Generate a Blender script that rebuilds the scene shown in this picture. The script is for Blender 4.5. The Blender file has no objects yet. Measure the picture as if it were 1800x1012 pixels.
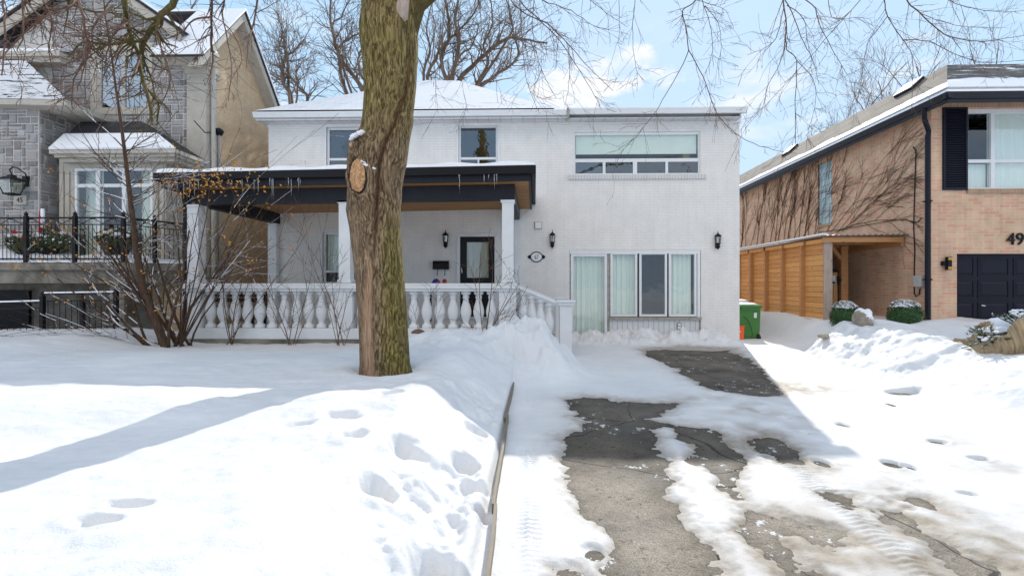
import bpy, math, random
import numpy as np
from mathutils import Vector
random.seed(7)
rnd = random.random
uni = random.uniform
sc = bpy.context.scene
COL = sc.collection

# ------------------------------------------------------------------ camera
F = 830.0; CX = 920.0; CY = 500.0; H = 1.5
TH = math.atan(20.0 / F)
cam_d = bpy.data.cameras.new("camera")
cam = bpy.data.objects.new("camera", cam_d); COL.objects.link(cam)
cam.location = (0, 0, H); cam.rotation_euler = (math.pi / 2, 0, TH)
cam_d.sensor_width = 36.0; cam_d.lens = 36.0 * F / 1800.0
cam_d.shift_x = -(CX - 900.0) / 1800.0; cam_d.shift_y = (CY - 506.0) / 1800.0
cam_d.clip_start = 0.05; cam_d.clip_end = 3000
sc.camera = cam

# ------------------------------------------------------------------ sky and sun
SUN = Vector((2.7, 8.3, 6.2)).normalized()
ELEV = math.asin(SUN.z); AZ = math.atan2(SUN.x, SUN.y)
W = bpy.data.worlds.new("World"); sc.world = W; W.use_nodes = True
wt = W.node_tree; wt.nodes.clear()
sky = wt.nodes.new("ShaderNodeTexSky"); sky.sky_type = 'NISHITA'; sky.sun_disc = False
sky.sun_elevation = ELEV; sky.sun_rotation = AZ; sky.air_density = 1.0; sky.dust_density = 0.15; sky.ozone_density = 2.2
bg = wt.nodes.new("ShaderNodeBackground"); bg.inputs[1].default_value = 0.15
tc = wt.nodes.new("ShaderNodeTexCoord")
mp = wt.nodes.new("ShaderNodeMapping"); mp.inputs['Scale'].default_value = (3.0, 3.0, 9.0); mp.inputs['Location'].default_value = (0.35, 0.0, 0.3)
nz = wt.nodes.new("ShaderNodeTexNoise"); nz.inputs['Scale'].default_value = 1.6; nz.inputs['Detail'].default_value = 7; nz.inputs['Roughness'].default_value = 0.55
rp = wt.nodes.new("ShaderNodeValToRGB"); rp.color_ramp.elements[0].position = 0.52; rp.color_ramp.elements[1].position = 0.72
sep = wt.nodes.new("ShaderNodeSeparateXYZ")
band = wt.nodes.new("ShaderNodeMapRange"); band.inputs[1].default_value = 0.50; band.inputs[2].default_value = 0.36
mul = wt.nodes.new("ShaderNodeMath"); mul.operation = 'MULTIPLY'
mul2 = wt.nodes.new("ShaderNodeMath"); mul2.operation = 'MULTIPLY'; mul2.inputs[1].default_value = 0.85
mix = wt.nodes.new("ShaderNodeMix"); mix.data_type = 'RGBA'
mix.inputs[7].default_value = (3.3, 3.3, 3.4, 1)
wo = wt.nodes.new("ShaderNodeOutputWorld")
L = wt.links.new
L(tc.outputs['Generated'], mp.inputs[0]); L(mp.outputs[0], nz.inputs['Vector']); L(nz.outputs[0], rp.inputs[0])
L(tc.outputs['Generated'], sep.inputs[0]); L(sep.outputs[2], band.inputs[0])
L(rp.outputs[0], mul.inputs[0]); L(band.outputs[0], mul.inputs[1]); L(mul.outputs[0], mul2.inputs[0])
# soft shoulder so the glow round the sun keeps its colour
va = wt.nodes.new("ShaderNodeVectorMath"); va.operation = 'MULTIPLY_ADD'; va.inputs[1].default_value = (.42, .34, .28); va.inputs[2].default_value = (.32, .19, .085)
vd = wt.nodes.new("ShaderNodeVectorMath"); vd.operation = 'DIVIDE'
L(sky.outputs[0], va.inputs[0]); L(sky.outputs[0], vd.inputs[0]); L(va.outputs[0], vd.inputs[1])
L(mul2.outputs[0], mix.inputs[0]); L(vd.outputs[0], mix.inputs[6]); 
# invented bright cloud deck behind the camera, added as fill for the shaded fronts
bk = wt.nodes.new("ShaderNodeMapRange"); bk.interpolation_type = 'SMOOTHSTEP'; bk.inputs[1].default_value = .12; bk.inputs[2].default_value = -.35
be = wt.nodes.new("ShaderNodeMapRange"); be.interpolation_type = 'SMOOTHSTEP'; be.inputs[1].default_value = .30; be.inputs[2].default_value = .60
nb_ = wt.nodes.new("ShaderNodeTexNoise"); nb_.inputs['Scale'].default_value = 2.2; nb_.inputs['Detail'].default_value = 6
rb_ = wt.nodes.new("ShaderNodeValToRGB"); rb_.color_ramp.elements[0].position = .36; rb_.color_ramp.elements[1].position = .56
m3 = wt.nodes.new("ShaderNodeMath"); m3.operation = 'MULTIPLY'; m4 = wt.nodes.new("ShaderNodeMath"); m4.operation = 'MULTIPLY'
mixb = wt.nodes.new("ShaderNodeMix"); mixb.data_type = 'RGBA'; mixb.inputs[7].default_value = (5.6, 4.9, 4.3, 1)
# one cumulus bank low over the flat roof
cs = wt.nodes.new("ShaderNodeVectorMath"); cs.operation = 'SUBTRACT'; cs.inputs[1].default_value = (.095, .915, .385)
cm_ = wt.nodes.new("ShaderNodeVectorMath"); cm_.operation = 'MULTIPLY'; cm_.inputs[1].default_value = (6.0, 0, 19.0)
cl_ = wt.nodes.new("ShaderNodeVectorMath"); cl_.operation = 'LENGTH'
cn = wt.nodes.new("ShaderNodeTexNoise"); cn.inputs['Scale'].default_value = 11; cn.inputs['Detail'].default_value = 7; cn.inputs['Roughness'].default_value = .55
cmp_ = wt.nodes.new("ShaderNodeMapping"); cmp_.inputs['Scale'].default_value = (1, 1, 2.2)
c1_ = wt.nodes.new("ShaderNodeMath"); c1_.operation = 'MULTIPLY_ADD'; c1_.inputs[1].default_value = 3.4; c1_.inputs[2].default_value = -1.25
c2_ = wt.nodes.new("ShaderNodeMath"); c2_.operation = 'SUBTRACT'
c3_ = wt.nodes.new("ShaderNodeMapRange"); c3_.interpolation_type = 'SMOOTHSTEP'; c3_.inputs[1].default_value = -.45; c3_.inputs[2].default_value = .25; c3_.inputs[4].default_value = .92
mixc_ = wt.nodes.new("ShaderNodeMix"); mixc_.data_type = 'RGBA'; mixc_.inputs[7].default_value = (3.3, 3.3, 3.4, 1)
L(tc.outputs['Generated'], cs.inputs[0]); L(cs.outputs[0], cm_.inputs[0]); L(cm_.outputs[0], cl_.inputs[0]); L(tc.outputs['Generated'], cmp_.inputs[0]); L(cmp_.outputs[0], cn.inputs['Vector'])
L(cn.outputs[0], c1_.inputs[0]); L(c1_.outputs[0], c2_.inputs[0]); L(cl_.outputs['Value'], c2_.inputs[1]); L(c2_.outputs[0], c3_.inputs[0]); L(c3_.outputs[0], mixc_.inputs[0]); L(mix.outputs[2], mixc_.inputs[6])
L(sep.outputs[1], bk.inputs[0]); L(sep.outputs[2], be.inputs[0]); L(tc.outputs['Generated'], nb_.inputs['Vector']); L(nb_.outputs[0], rb_.inputs[0])
L(bk.outputs[0], m3.inputs[0]); L(be.outputs[0], m3.inputs[1]); L(m3.outputs[0], m4.inputs[0]); L(rb_.outputs[0], m4.inputs[1]); L(m4.outputs[0], mixb.inputs[0])
L(mixc_.outputs[2], mixb.inputs[6]); L(mixb.outputs[2], bg.inputs[0]); L(bg.outputs[0], wo.inputs[0])

sd = bpy.data.lights.new("sun", 'SUN'); sd.energy = 2.0; sd.angle = math.radians(0.5); sd.color = (1.0, 0.955, 0.88)
so = bpy.data.objects.new("sun", sd); COL.objects.link(so)
so.rotation_euler = (-SUN).to_track_quat('-Z', 'Y').to_euler(); so.location = (8, 25, 20)
sc.view_settings.view_transform = 'Standard'; sc.view_settings.look = 'None'; sc.view_settings.gamma = 1
sc.view_settings.exposure = 1.08

# ------------------------------------------------------------------ pixel -> place on a plane
_c, _s = math.cos(TH), math.sin(TH)
def ray(u, v):
    a = (u - CX) / F
    return (a * _c - _s, a * _s + _c, (CY - v) / F)
def P(u, v, D):
    r = ray(u, v); t = D / r[1]; return Vector((r[0] * t, D, H + r[2] * t))
def PX(u, v, X):
    r = ray(u, v); t = X / r[0]; return Vector((X, r[1] * t, H + r[2] * t))
def PG(u, v, z):
    r = ray(u, v); t = (z - H) / r[2]; return Vector((r[0] * t, r[1] * t, z))
def X_(u, D): return P(u, 500, D).x
def Z_(v, D, u=940): return P(u, v, D).z

# ------------------------------------------------------------------ numpy noise
def _hash(ix, iy, seed):
    h = (ix.astype(np.int64) * 374761393 + iy.astype(np.int64) * 668265263 + seed * 1442695041) & 0xffffffff
    h = ((h ^ (h >> 13)) * 1274126177) & 0xffffffff
    return ((h ^ (h >> 16)) & 0xffff) / 65535.0
def vnoise(x, y, seed=0):
    x = np.asarray(x, float); y = np.asarray(y, float)
    ix = np.floor(x); iy = np.floor(y); fx = x - ix; fy = y - iy
    fx = fx * fx * fx * (fx * (fx * 6 - 15) + 10); fy = fy * fy * fy * (fy * (fy * 6 - 15) + 10)
    a = _hash(ix, iy, seed); b = _hash(ix + 1, iy, seed); c = _hash(ix, iy + 1, seed); d = _hash(ix + 1, iy + 1, seed)
    return (a + (b - a) * fx) * (1 - fy) + (c + (d - c) * fx) * fy - 0.5
def fbm(x, y, sc_, octv=4, seed=0, gain=0.5):
    r = 0; a = 1.0; f = sc_
    for i in range(octv):
        r = r + a * vnoise(x * f + 17.3 * i, y * f - 9.1 * i, seed + i); a *= gain; f *= 2.03
    return r
def ss(a, b, x):
    t = np.clip((x - a) / (b - a), 0, 1); return t * t * (3 - 2 * t)

# ------------------------------------------------------------------ materials
class NT:
    def __init__(s, name):
        s.m = bpy.data.materials.new(name); s.m.use_nodes = True; s.t = s.m.node_tree; s.n = s.t.nodes
        s.b = s.n["Principled BSDF"]; s.out = s.n["Material Output"]
    def new(s, k, **kw):
        n = s.n.new("ShaderNode" + k)
        for a, v in kw.items(): setattr(n, a, v)
        return n
    def link(s, a, b): s.t.links.new(a, b)
    def noise(s, scale, detail=4, rough=.55, vec=None, dist=0.0):
        n = s.new("TexNoise"); n.inputs['Scale'].default_value = scale; n.inputs['Detail'].default_value = detail
        n.inputs['Roughness'].default_value = rough; n.inputs['Distortion'].default_value = dist
        s.link(vec or s.coord(), n.inputs['Vector']); return n.outputs[0]
    def coord(s, scale=None):
        if not hasattr(s, '_tc'): s._tc = s.new("TexCoord")
        o = s._tc.outputs['Object']
        if scale:
            mp = s.new("Mapping"); mp.inputs['Scale'].default_value = scale; s.link(o, mp.inputs[0]); return mp.outputs[0]
        return o
    def ramp(s, fac, stops):
        r = s.new("ValToRGB"); e = r.color_ramp.elements
        while len(e) < len(stops): e.new(0.5)
        for i, (p, c) in enumerate(stops):
            e[i].position = p; e[i].color = (*c, 1) if len(c) == 3 else c
        s.link(fac, r.inputs[0]); return r.outputs[0]
    def mixc(s, fac, a, b, mode='MIX'):
        m = s.new("Mix", data_type='RGBA', blend_type=mode)
        for sock, v in ((m.inputs[0], fac), (m.inputs[6], a), (m.inputs[7], b)):
            if isinstance(v, (int, float)): sock.default_value = v
            elif isinstance(v, tuple): sock.default_value = (*v, 1)
            else: s.link(v, sock)
        return m.outputs[2]
    def math(s, op, a, b=0.0, clamp=False):
        m = s.new("Math", operation=op); m.use_clamp = clamp
        for sock, v in ((m.inputs[0], a), (m.inputs[1], b)):
            if isinstance(v, (int, float)): sock.default_value = v
            else: s.link(v, sock)
        return m.outputs[0]
    def bump(s, h, strength=.3, dist=.01, prev=None):
        b = s.new("Bump"); b.inputs['Strength'].default_value = strength; b.inputs['Distance'].default_value = dist
        s.link(h, b.inputs['Height'])
        if prev: s.link(prev, b.inputs['Normal'])
        return b.outputs[0]
    def fin(s, col=None, rough=None, nrm=None, metal=None, spec=None):
        for key, v in (('Base Color', col), ('Roughness', rough), ('Normal', nrm), ('Metallic', metal), ('Specular IOR Level', spec)):
            if v is None: continue
            if isinstance(v, (int, float)): s.b.inputs[key].default_value = v
            elif isinstance(v, tuple): s.b.inputs[key].default_value = (*v, 1)
            else: s.link(v, s.b.inputs[key])
        return s.m
    def swiz(s):
        """u along the wall, z up"""
        g = s.new("NewGeometry"); sp = s.new("SeparateXYZ"); s.link(g.outputs['True Normal'], sp.inputs[0])
        k = s.math('GREATER_THAN', s.math('ABSOLUTE', sp.outputs[0]), 0.6)
        p = s.new("SeparateXYZ"); s.link(s.coord(), p.inputs[0])
        u = s.math('ADD', p.outputs[0], s.math('MULTIPLY', k, s.math('SUBTRACT', p.outputs[1], p.outputs[0])))
        c = s.new("CombineXYZ"); s.link(u, c.inputs[0]); s.link(p.outputs[2], c.inputs[1]); return c.outputs[0]
    def snow_top(s, col, lo=.75, amount=.5, sc_=6.0):
        """snow resting on surfaces that face up"""
        g = s.new("NewGeometry"); sp = s.new("SeparateXYZ"); s.link(g.outputs['Normal'], sp.inputs[0])
        f = s.math('MULTIPLY', s.math('GREATER_THAN', sp.outputs[2], lo), s.math('GREATER_THAN', s.noise(sc_, 2), 1 - amount))
        return s.mixc(f, col, (.82, .84, .88))

def simple(name, col, rough=.6, metal=0.0, var=.12, nscale=6.0, bump=0.0, bscale=60.0, spec=.5):
    t = NT(name)
    dark = tuple(c * (1 - var) for c in col); lite = tuple(min(1, c * (1 + var)) for c in col)
    c = t.ramp(t.noise(nscale, 5), [(.3, dark), (.7, lite)])
    n = t.bump(t.noise(bscale, 4), .4, bump) if bump else None
    return t.fin(c, rough, n, metal, spec)

def brick_mat(name, c1, c2, mortar, bw, bh, ms=.012, bump=.006, rough=.85, bias=0.0, stain=.15, split=0.5):
    t = NT(name); uv = t.swiz()
    b = t.new("TexBrick"); b.inputs['Scale'].default_value = 1.0; b.inputs['Brick Width'].default_value = bw; b.inputs['Row Height'].default_value = bh
    b.inputs['Mortar Size'].default_value = ms; b.inputs['Mortar Smooth'].default_value = .3; b.inputs['Bias'].default_value = bias
    b.inputs['Color1'].default_value = (*c1, 1); b.inputs['Color2'].default_value = (*c2, 1); b.inputs['Mortar'].default_value = (*mortar, 1)
    b.offset = split; t.link(uv, b.inputs['Vector'])
    fac = t.ramp(t.noise(2.2, 6, .6), [(.3, (1 - stain,) * 3), (.7, (1 + stain * .2,) * 3)])
    c = t.mixc(1.0, b.outputs['Color'], fac, 'MULTIPLY')
    c = t.mixc(1.0, c, t.ramp(t.noise(1, 5, .65, t.coord((5, 5, .7))), [(.36, (1 - stain * .5,) * 3), (.55, (1,) * 3)]), 'MULTIPLY')
    f2 = t.ramp(t.noise(45, 3), [(.3, (.93,) * 3), (.7, (1.05,) * 3)])
    c = t.mixc(1.0, c, f2, 'MULTIPLY')
    h = t.math('SUBTRACT', 1.0, b.outputs['Fac'])
    n = t.bump(h, .8, bump); n = t.bump(t.noise(80, 3), .35, .003, n)
    return t.fin(c, rough, n)

M = {}
def mk_snow():
    t = NT("snow")
    a = t.new("Attribute"); a.attribute_name = "dirt"
    n1 = t.noise(7, 6, .6)
    n0 = t.ramp(t.noise(1.1, 5), [(.35, (.68, .687, .70)), (.65, (.76, .76, .765))])
    d = t.math('MULTIPLY', a.outputs['Fac'], t.math('ADD', n1, .5), True)
    c = t.mixc(d, n0, (.27, .225, .17))
    n = t.bump(t.noise(11, 7, .68), .5, .022); n = t.bump(t.noise(95, 4, .65), .6, .005, n)
    t.fin(c, .6, n, spec=.3)
    return t.m
M['snow'] = mk_snow()
M['snowcap'] = simple('snow_cap', (.86, .87, .9), .6, var=.03, bump=.012, bscale=25, spec=.3)
def mk_asphalt():
    t = NT("asphalt")
    base = t.ramp(t.noise(1.6, 7, .62), [(.3, (.13, .112, .09)), (.48, (.25, .215, .17)), (.7, (.38, .33, .265))])
    grit = t.ramp(t.noise(130, 3, .6), [(.35, (.62,) * 3), (.65, (1.35,) * 3)])
    base = t.mixc(t.math('MULTIPLY', t.math('GREATER_THAN', t.noise(16, 6, .7), .60), .6), base, (.05, .043, .035))
    c = t.mixc(1.0, base, grit, 'MULTIPLY')
    # soaked meltwater plus painted-in shade: darkens the drive inside the house's shadow
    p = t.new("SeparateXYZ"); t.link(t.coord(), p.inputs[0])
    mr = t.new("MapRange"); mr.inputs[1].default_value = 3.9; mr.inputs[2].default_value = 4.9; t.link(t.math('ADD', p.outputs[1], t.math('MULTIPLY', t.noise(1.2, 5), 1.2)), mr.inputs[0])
    wet_shade = t.math('MULTIPLY', mr.outputs[0], .72); c = t.mixc(wet_shade, c, t.mixc(1.0, c, (.20, .19, .18), 'MULTIPLY'))
    v = t.new("TexVoronoi", feature='DISTANCE_TO_EDGE'); v.inputs['Scale'].default_value = .8
    dv = t.new("Mix", data_type='VECTOR'); dv.inputs[0].default_value = .12
    ns = t.new("TexNoise"); ns.inputs['Scale'].default_value = 3; t.link(t.coord(), ns.inputs['Vector'])
    t.link(t.coord(), dv.inputs[4]); t.link(ns.outputs['Color'], dv.inputs[5]); t.link(dv.outputs[1], v.inputs['Vector'])
    crack = t.math('LESS_THAN', v.outputs['Distance'], .0055)
    c = t.mixc(t.math('MULTIPLY', crack, .85), c, (.025, .022, .02))
    # frost and thin crusted snow left in the pores
    sp = t.math('MULTIPLY', t.math('GREATER_THAN', t.noise(8, 9, .76), .585), t.math('GREATER_THAN', t.noise(1.1, 4, .6), .54))
    # soaked margins along the melting snow
    ea = t.new("Attribute"); ea.attribute_name = "edge"; em = t.math('MULTIPLY', ea.outputs['Fac'], t.math('ADD', t.noise(6, 5, .65), .3), True)
    c = t.mixc(em, c, t.mixc(1.0, c, (.36, .34, .32), 'MULTIPLY'))
    c = t.mixc(t.math('MULTIPLY', sp, .85), c, (.78, .79, .8))
    n = t.bump(t.noise(90, 5, .75), .8, .007); n = t.bump(t.noise(9, 7, .68), .8, .03, n)
    rg = t.ramp(t.noise(1.3, 4), [(.35, (.55,) * 3), (.65, (.9,) * 3)])
    t.fin(c, rg, n, spec=.35); return t.m
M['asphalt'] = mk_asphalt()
M['wbrick'] = brick_mat('painted_white_brick', (.84, .81, .775), (.825, .795, .76), (.755, .725, .69), .225, .072, .006, .003, .62, stain=.09)
M['wsoldier'] = brick_mat('painted_white_sill_brick', (.70, .69, .675), (.66, .65, .64), (.5, .49, .48), .075, .3, .008, .006, .62, stain=.1)
M['white'] = simple('white_paint', (.74, .745, .75), .42, var=.05, nscale=3, bump=.002, bscale=40)
M['vinyl'] = simple('white_vinyl', (.76, .765, .77), .3, var=.03)
M['greytrim'] = simple('weathered_trim', (.33, .31, .27), .6, var=.25, nscale=12)
M['dark'] = simple('charcoal_metal', (.014, .0145, .021), .5, var=.15, nscale=4, spec=.3)
M['black'] = simple('black_metal', (.006, .006, .008), .5, var=.2, spec=.25)
M['navy'] = simple('navy_paint', (.007, .008, .018), .5, var=.2, nscale=3, spec=.25)
M['cream'] = simple('cream_stone_trim', (.46, .42, .36), .8, var=.1, bump=.004, bscale=50)
M['beigemetal'] = simple('beige_metal', (.46, .43, .37), .45, var=.05)
M['brick49'] = brick_mat('buff_and_red_brick', (.76, .48, .30), (.74, .27, .19), (.68, .60, .48), .235, .074, .009, .006, .85, bias=-.40, stain=.22)
M['sold49'] = brick_mat('soldier_brick', (.46, .29, .17), (.44, .21, .13), (.44, .38, .3), .078, .24, .009, .006, .85, bias=-.2)
M['brick45'] = brick_mat('sand_brick', (.70, .51, .32), (.64, .45, .27), (.54, .42, .29), .22, .07, .010, .006, .85, stain=.2)
def mk_stone():
    t = NT("cut_stone"); a = t.new("Attribute"); a.attribute_name = "col"
    f = t.ramp(t.noise(7, 6, .6), [(.3, (.8,) * 3), (.7, (1.15,) * 3)])
    c = t.mixc(1.0, a.outputs['Color'], f, 'MULTIPLY')
    n = t.bump(t.noise(18, 6, .65), .7, .015); return t.fin(c, .88, n)
M['stone'] = mk_stone()
M['mortar'] = simple('mortar', (.60, .57, .53), .9, var=.08, bump=.003)
M['slabstone'] = simple('weathered_slab', (.20, .18, .15), .85, var=.5, nscale=2.6, bump=.006)
def mk_shingle(name, c1, c2, snowy):
    t = NT(name); p = t.new("SeparateXYZ"); t.link(t.coord(), p.inputs[0])
    cb = t.new("CombineXYZ"); t.link(t.math('ADD', p.outputs[0], t.math('MULTIPLY', p.outputs[1], .37)), cb.inputs[0]); t.link(p.outputs[2], cb.inputs[1])
    b = t.new("TexBrick"); b.inputs['Scale'].default_value = 1; b.inputs['Brick Width'].default_value = .3; b.inputs['Row Height'].default_value = .085
    b.inputs['Mortar Size'].default_value = .008; b.inputs['Color1'].default_value = (*c1, 1); b.inputs['Color2'].default_value = (*c2, 1); b.inputs['Mortar'].default_value = (.02, .02, .02, 1)
    t.link(cb.outputs[0], b.inputs['Vector'])
    c = b.outputs['Color']
    if snowy:
        s_ = t.math('GREATER_THAN', t.noise(1, 7, .7, t.coord((1.2, 1.2, 14))), 1 - snowy)
        c = t.mixc(t.math('MULTIPLY', s_, .9), c, (.8, .81, .84))
    n = t.bump(t.math('SUBTRACT', 1.0, b.outputs['Fac']), .8, .01); n = t.bump(t.noise(90, 3), .5, .004, n)
    return t.fin(c, .9, n)
M['shingle'] = mk_shingle('grey_shingles', (.10, .09, .085), (.17, .155, .14), .42)
M['shinglebrown'] = mk_shingle('brown_shingles', (.20, .165, .13), (.27, .23, .185), .30)
M['shinglehalf'] = mk_shingle('snow_streaked_shingles', (.03, .03, .035), (.06, .06, .065), .56)
M['shingledark'] = mk_shingle('black_shingles', (.02, .02, .025), (.05, .05, .055), .25)
def wood(name, c1, c2, plank=(2.2, .135), dark=.05, grain=(3, 3, 60), rough=.65, knots=.55, flat=False):
    t = NT(name); uv = t.coord() if flat else t.swiz()
    b = t.new("TexBrick"); b.inputs['Scale'].default_value = 1; b.inputs['Brick Width'].default_value = plank[0]; b.inputs['Row Height'].default_value = plank[1]
    b.inputs['Mortar Size'].default_value = .004; b.inputs['Mortar Smooth'].default_value = .1
    b.inputs['Color1'].default_value = (*c1, 1); b.inputs['Color2'].default_value = (*c2, 1); b.inputs['Mortar'].default_value = (dark, dark * .6, dark * .35, 1)
    t.link(uv, b.inputs['Vector'])
    g = t.ramp(t.noise(1, 6, .6, t.coord(grain), 1.5), [(.3, (.72,) * 3), (.7, (1.2,) * 3)])
    c = t.mixc(1.0, b.outputs['Color'], g, 'MULTIPLY')
    k = t.new("TexVoronoi"); k.inputs['Scale'].default_value = 1; t.link(t.coord((2.4, 2.4, 5)), k.inputs['Vector'])
    c = t.mixc(t.math('MULTIPLY', t.math('LESS_THAN', k.outputs['Distance'], .09), knots), c, (.10, .045, .02))
    n = t.bump(t.math('SUBTRACT', 1.0, b.outputs['Fac']), .7, .008)
    return t.fin(c, rough, n)
M['cedar'] = wood('cedar_boards', (.78, .39, .13), (.62, .28, .085))
M['cedarpost'] = wood('cedar_post', (.52, .255, .10), (.47, .22, .08), (9, 9))
M['greywood'] = wood('weathered_post', (.40, .31, .25), (.36, .28, .23), (9, 9), grain=(30, 30, 3))
M['ceilwood'] = wood('cedar_ceiling', (.46, .235, .08), (.36, .175, .058), (9, .12), grain=(2, 40, 2), knots=0, flat=True)
M['curb'] = wood('weathered_edging', (.20, .165, .115), (.155, .125, .085), (9, 9), grain=(40, 3, 40))
M['lightwood'] = wood('gate_boards', (.44, .235, .09), (.38, .19, .07), (.13, 9), grain=(40, 40, 3))
def mk_bark(name, c1, c2, moss=None, scale=(14, 14, 3), bump=.03, snow=0, lo=.8):
    t = NT(name)
    w = t.noise(1, 7, .65, t.coord(scale), 1.2)
    c = t.ramp(w, [(.32, c1), (.66, c2)])
    if moss:
        c = t.mixc(t.ramp(t.noise(1.6, 5, .6), [(.38, (0,) * 3), (.62, (.75,) * 3)]), c, moss)
    if snow: c = t.snow_top(c, lo, snow)
    n = t.bump(w, 1.0, bump)
    return t.fin(c, .9, n, spec=.2)
def mk_trunk():
    t = NT("furrowed_bark")
    # long vertical ridges, warped sideways
    v = t.coord((58, 58, 10))
    dv = t.new("Mix", data_type='VECTOR'); dv.inputs[0].default_value = .16
    ns = t.new("TexNoise"); ns.inputs['Scale'].default_value = 2.2; ns.inputs['Detail'].default_value = 3; t.link(t.coord(), ns.inputs['Vector'])
    ml = t.new("VectorMath", operation='MULTIPLY'); ml.inputs[1].default_value = (40, 40, 34); t.link(ns.outputs['Color'], ml.inputs[0])
    t.link(v, dv.inputs[4]); t.link(ml.outputs[0], dv.inputs[5])
    w = t.noise(1, 5, .6, dv.outputs[1], .6)
    c = t.ramp(w, [(.38, (.065, .04, .024)), (.5, (.21, .14, .085)), (.62, (.38, .27, .175))])
    a = t.new("Attribute"); a.attribute_name = "col"
    sp = t.new("SeparateColor"); t.link(a.outputs['Color'], sp.inputs[0])
    moss = t.math('MULTIPLY', sp.outputs[1], t.math('ADD', t.noise(5, 5, .65), .25), True)
    c = t.mixc(moss, c, t.ramp(w, [(.38, (.06, .05, .008)), (.62, (.31, .255, .05))]))
    pale = t.math('MULTIPLY', sp.outputs[0], t.math('ADD', t.noise(1, 5, .6, t.coord((20, 20, 3))), .45), True)
    c = t.mixc(pale, c, t.ramp(t.noise(1, 6, .6, t.coord((60, 60, 4))), [(.35, (.30, .16, .085)), (.65, (.62, .43, .29))]))
    c = t.mixc(sp.outputs[2], c, (.085, .03, .016))
    wr = t.ramp(w, [(.36, (0, 0, 0)), (.64, (1, 1, 1))]); n = t.bump(wr, 1.0, .016)
    return t.fin(c, .9, n, spec=.2)
M['trunk'] = mk_trunk()
M['limb'] = mk_bark('limb_bark', (.035, .025, .012), (.15, .11, .05), (.09, .085, .02), (30, 30, 8), .006)
M['twig'] = simple('twig_bark', (.115, .058, .038), .8, var=.35, nscale=4)
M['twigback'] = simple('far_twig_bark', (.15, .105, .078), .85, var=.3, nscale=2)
M['shrubbark'] = mk_bark('shrub_bark', (.035, .022, .016), (.13, .078, .05), None, (30, 30, 8), .004, .55, .5)
M['shrubtwig'] = simple('shrub_twig', (.12, .065, .04), .85, var=.3)
M['vine'] = simple('vine_bark', (.085, .042, .022), .85, var=.35)
M['orangeleaf'] = simple('dry_orange_leaf', (.55, .24, .03), .7, var=.4, nscale=9)
M['cutwood'] = mk_bark('cut_heartwood', (.20, .09, .04), (.66, .40, .21), None, (26, 26, 15), .015)
def mk_leaf(name, c1, c2, snow):
    t = NT(name); c = t.ramp(t.noise(14, 4), [(.3, c1), (.7, c2)])
    if snow: c = t.snow_top(c, .35, snow, 11)
    return t.fin(c, .6)
M['boxleaf'] = mk_leaf('boxwood_leaf', (.012, .045, .010), (.04, .12, .022), 0)
M['firleaf'] = mk_leaf('evergreen_needles', (.03, .055, .015), (.10, .12, .035), .45)
M['burlap'] = simple('burlap', (.36, .27, .165), .95, var=.25, nscale=5, bump=.012, bscale=30)
M['green'] = simple('green_plastic', (.055, .20, .035), .45, var=.1, nscale=3)
M['greenlid'] = simple('dark_green_plastic', (.03, .11, .03), .5, var=.1)
M['orange'] = simple('orange_plastic', (.85, .10, .012), .45, var=.1)
M['rubber'] = simple('rubber', (.015, .015, .015), .7)
M['paper'] = simple('white_label', (.75, .76, .78), .5, var=.05)
M['galv'] = simple('grey_metal', (.42, .43, .45), .4, metal=.3, var=.1)
M['greybox'] = simple('grey_enclosure', (.50, .49, .46), .5, var=.08)
M['rock'] = simple('rock', (.33, .29, .235), .9, var=.35, nscale=5, bump=.02, bscale=10)
M['red'] = simple('red_paint', (.42, .02, .015), .45)
M['blue'] = simple('blue_paint', (.02, .045, .30), .45)
M['brass'] = simple('brass_glow_slot', (.75, .42, .06), .35, metal=.4)
M['steel'] = simple('brushed_steel', (.62, .62, .63), .28, metal=.9, var=.05)
M['doordark'] = simple('black_door_paint', (.006, .005, .005), .4, var=.2, spec=.25)
M['blinds'] = simple('roller_blind', (.80, .82, .78), .8, var=.03)
M['brownmetal'] = simple('brown_downspout', (.16, .085, .055), .5)
M['interior'] = simple('interior', (.10, .10, .11), .9)
M['siding'] = brick_mat('vertical_board_siding', (.72, .72, .72), (.69, .69, .69), (.34, .34, .34), .137, 9.0, .006, .008, .45, stain=.03, split=0)
M['soffit'] = brick_mat('vented_soffit', (.62, .62, .63), (.6, .6, .61), (.4, .4, .4), .3, 9.0, .008, .004, .5, stain=.05, split=0)
def mk_curtain(name, c1, c2):
    t = NT(name); c = t.ramp(t.noise(1, 3, .5, t.coord((16, 16, .6))), [(.3, c1), (.7, c2)])
    return t.fin(c, .9)
M['curtain'] = mk_curtain('sheer_curtain', (.72, .755, .71), (.84, .86, .82))
M['whiteblind'] = mk_curtain('white_blind', (.84, .86, .86), (.9, .9, .9))
M['doorfilm'] = mk_curtain('frosted_door_film', (.40, .39, .35), (.55, .53, .48))
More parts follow.
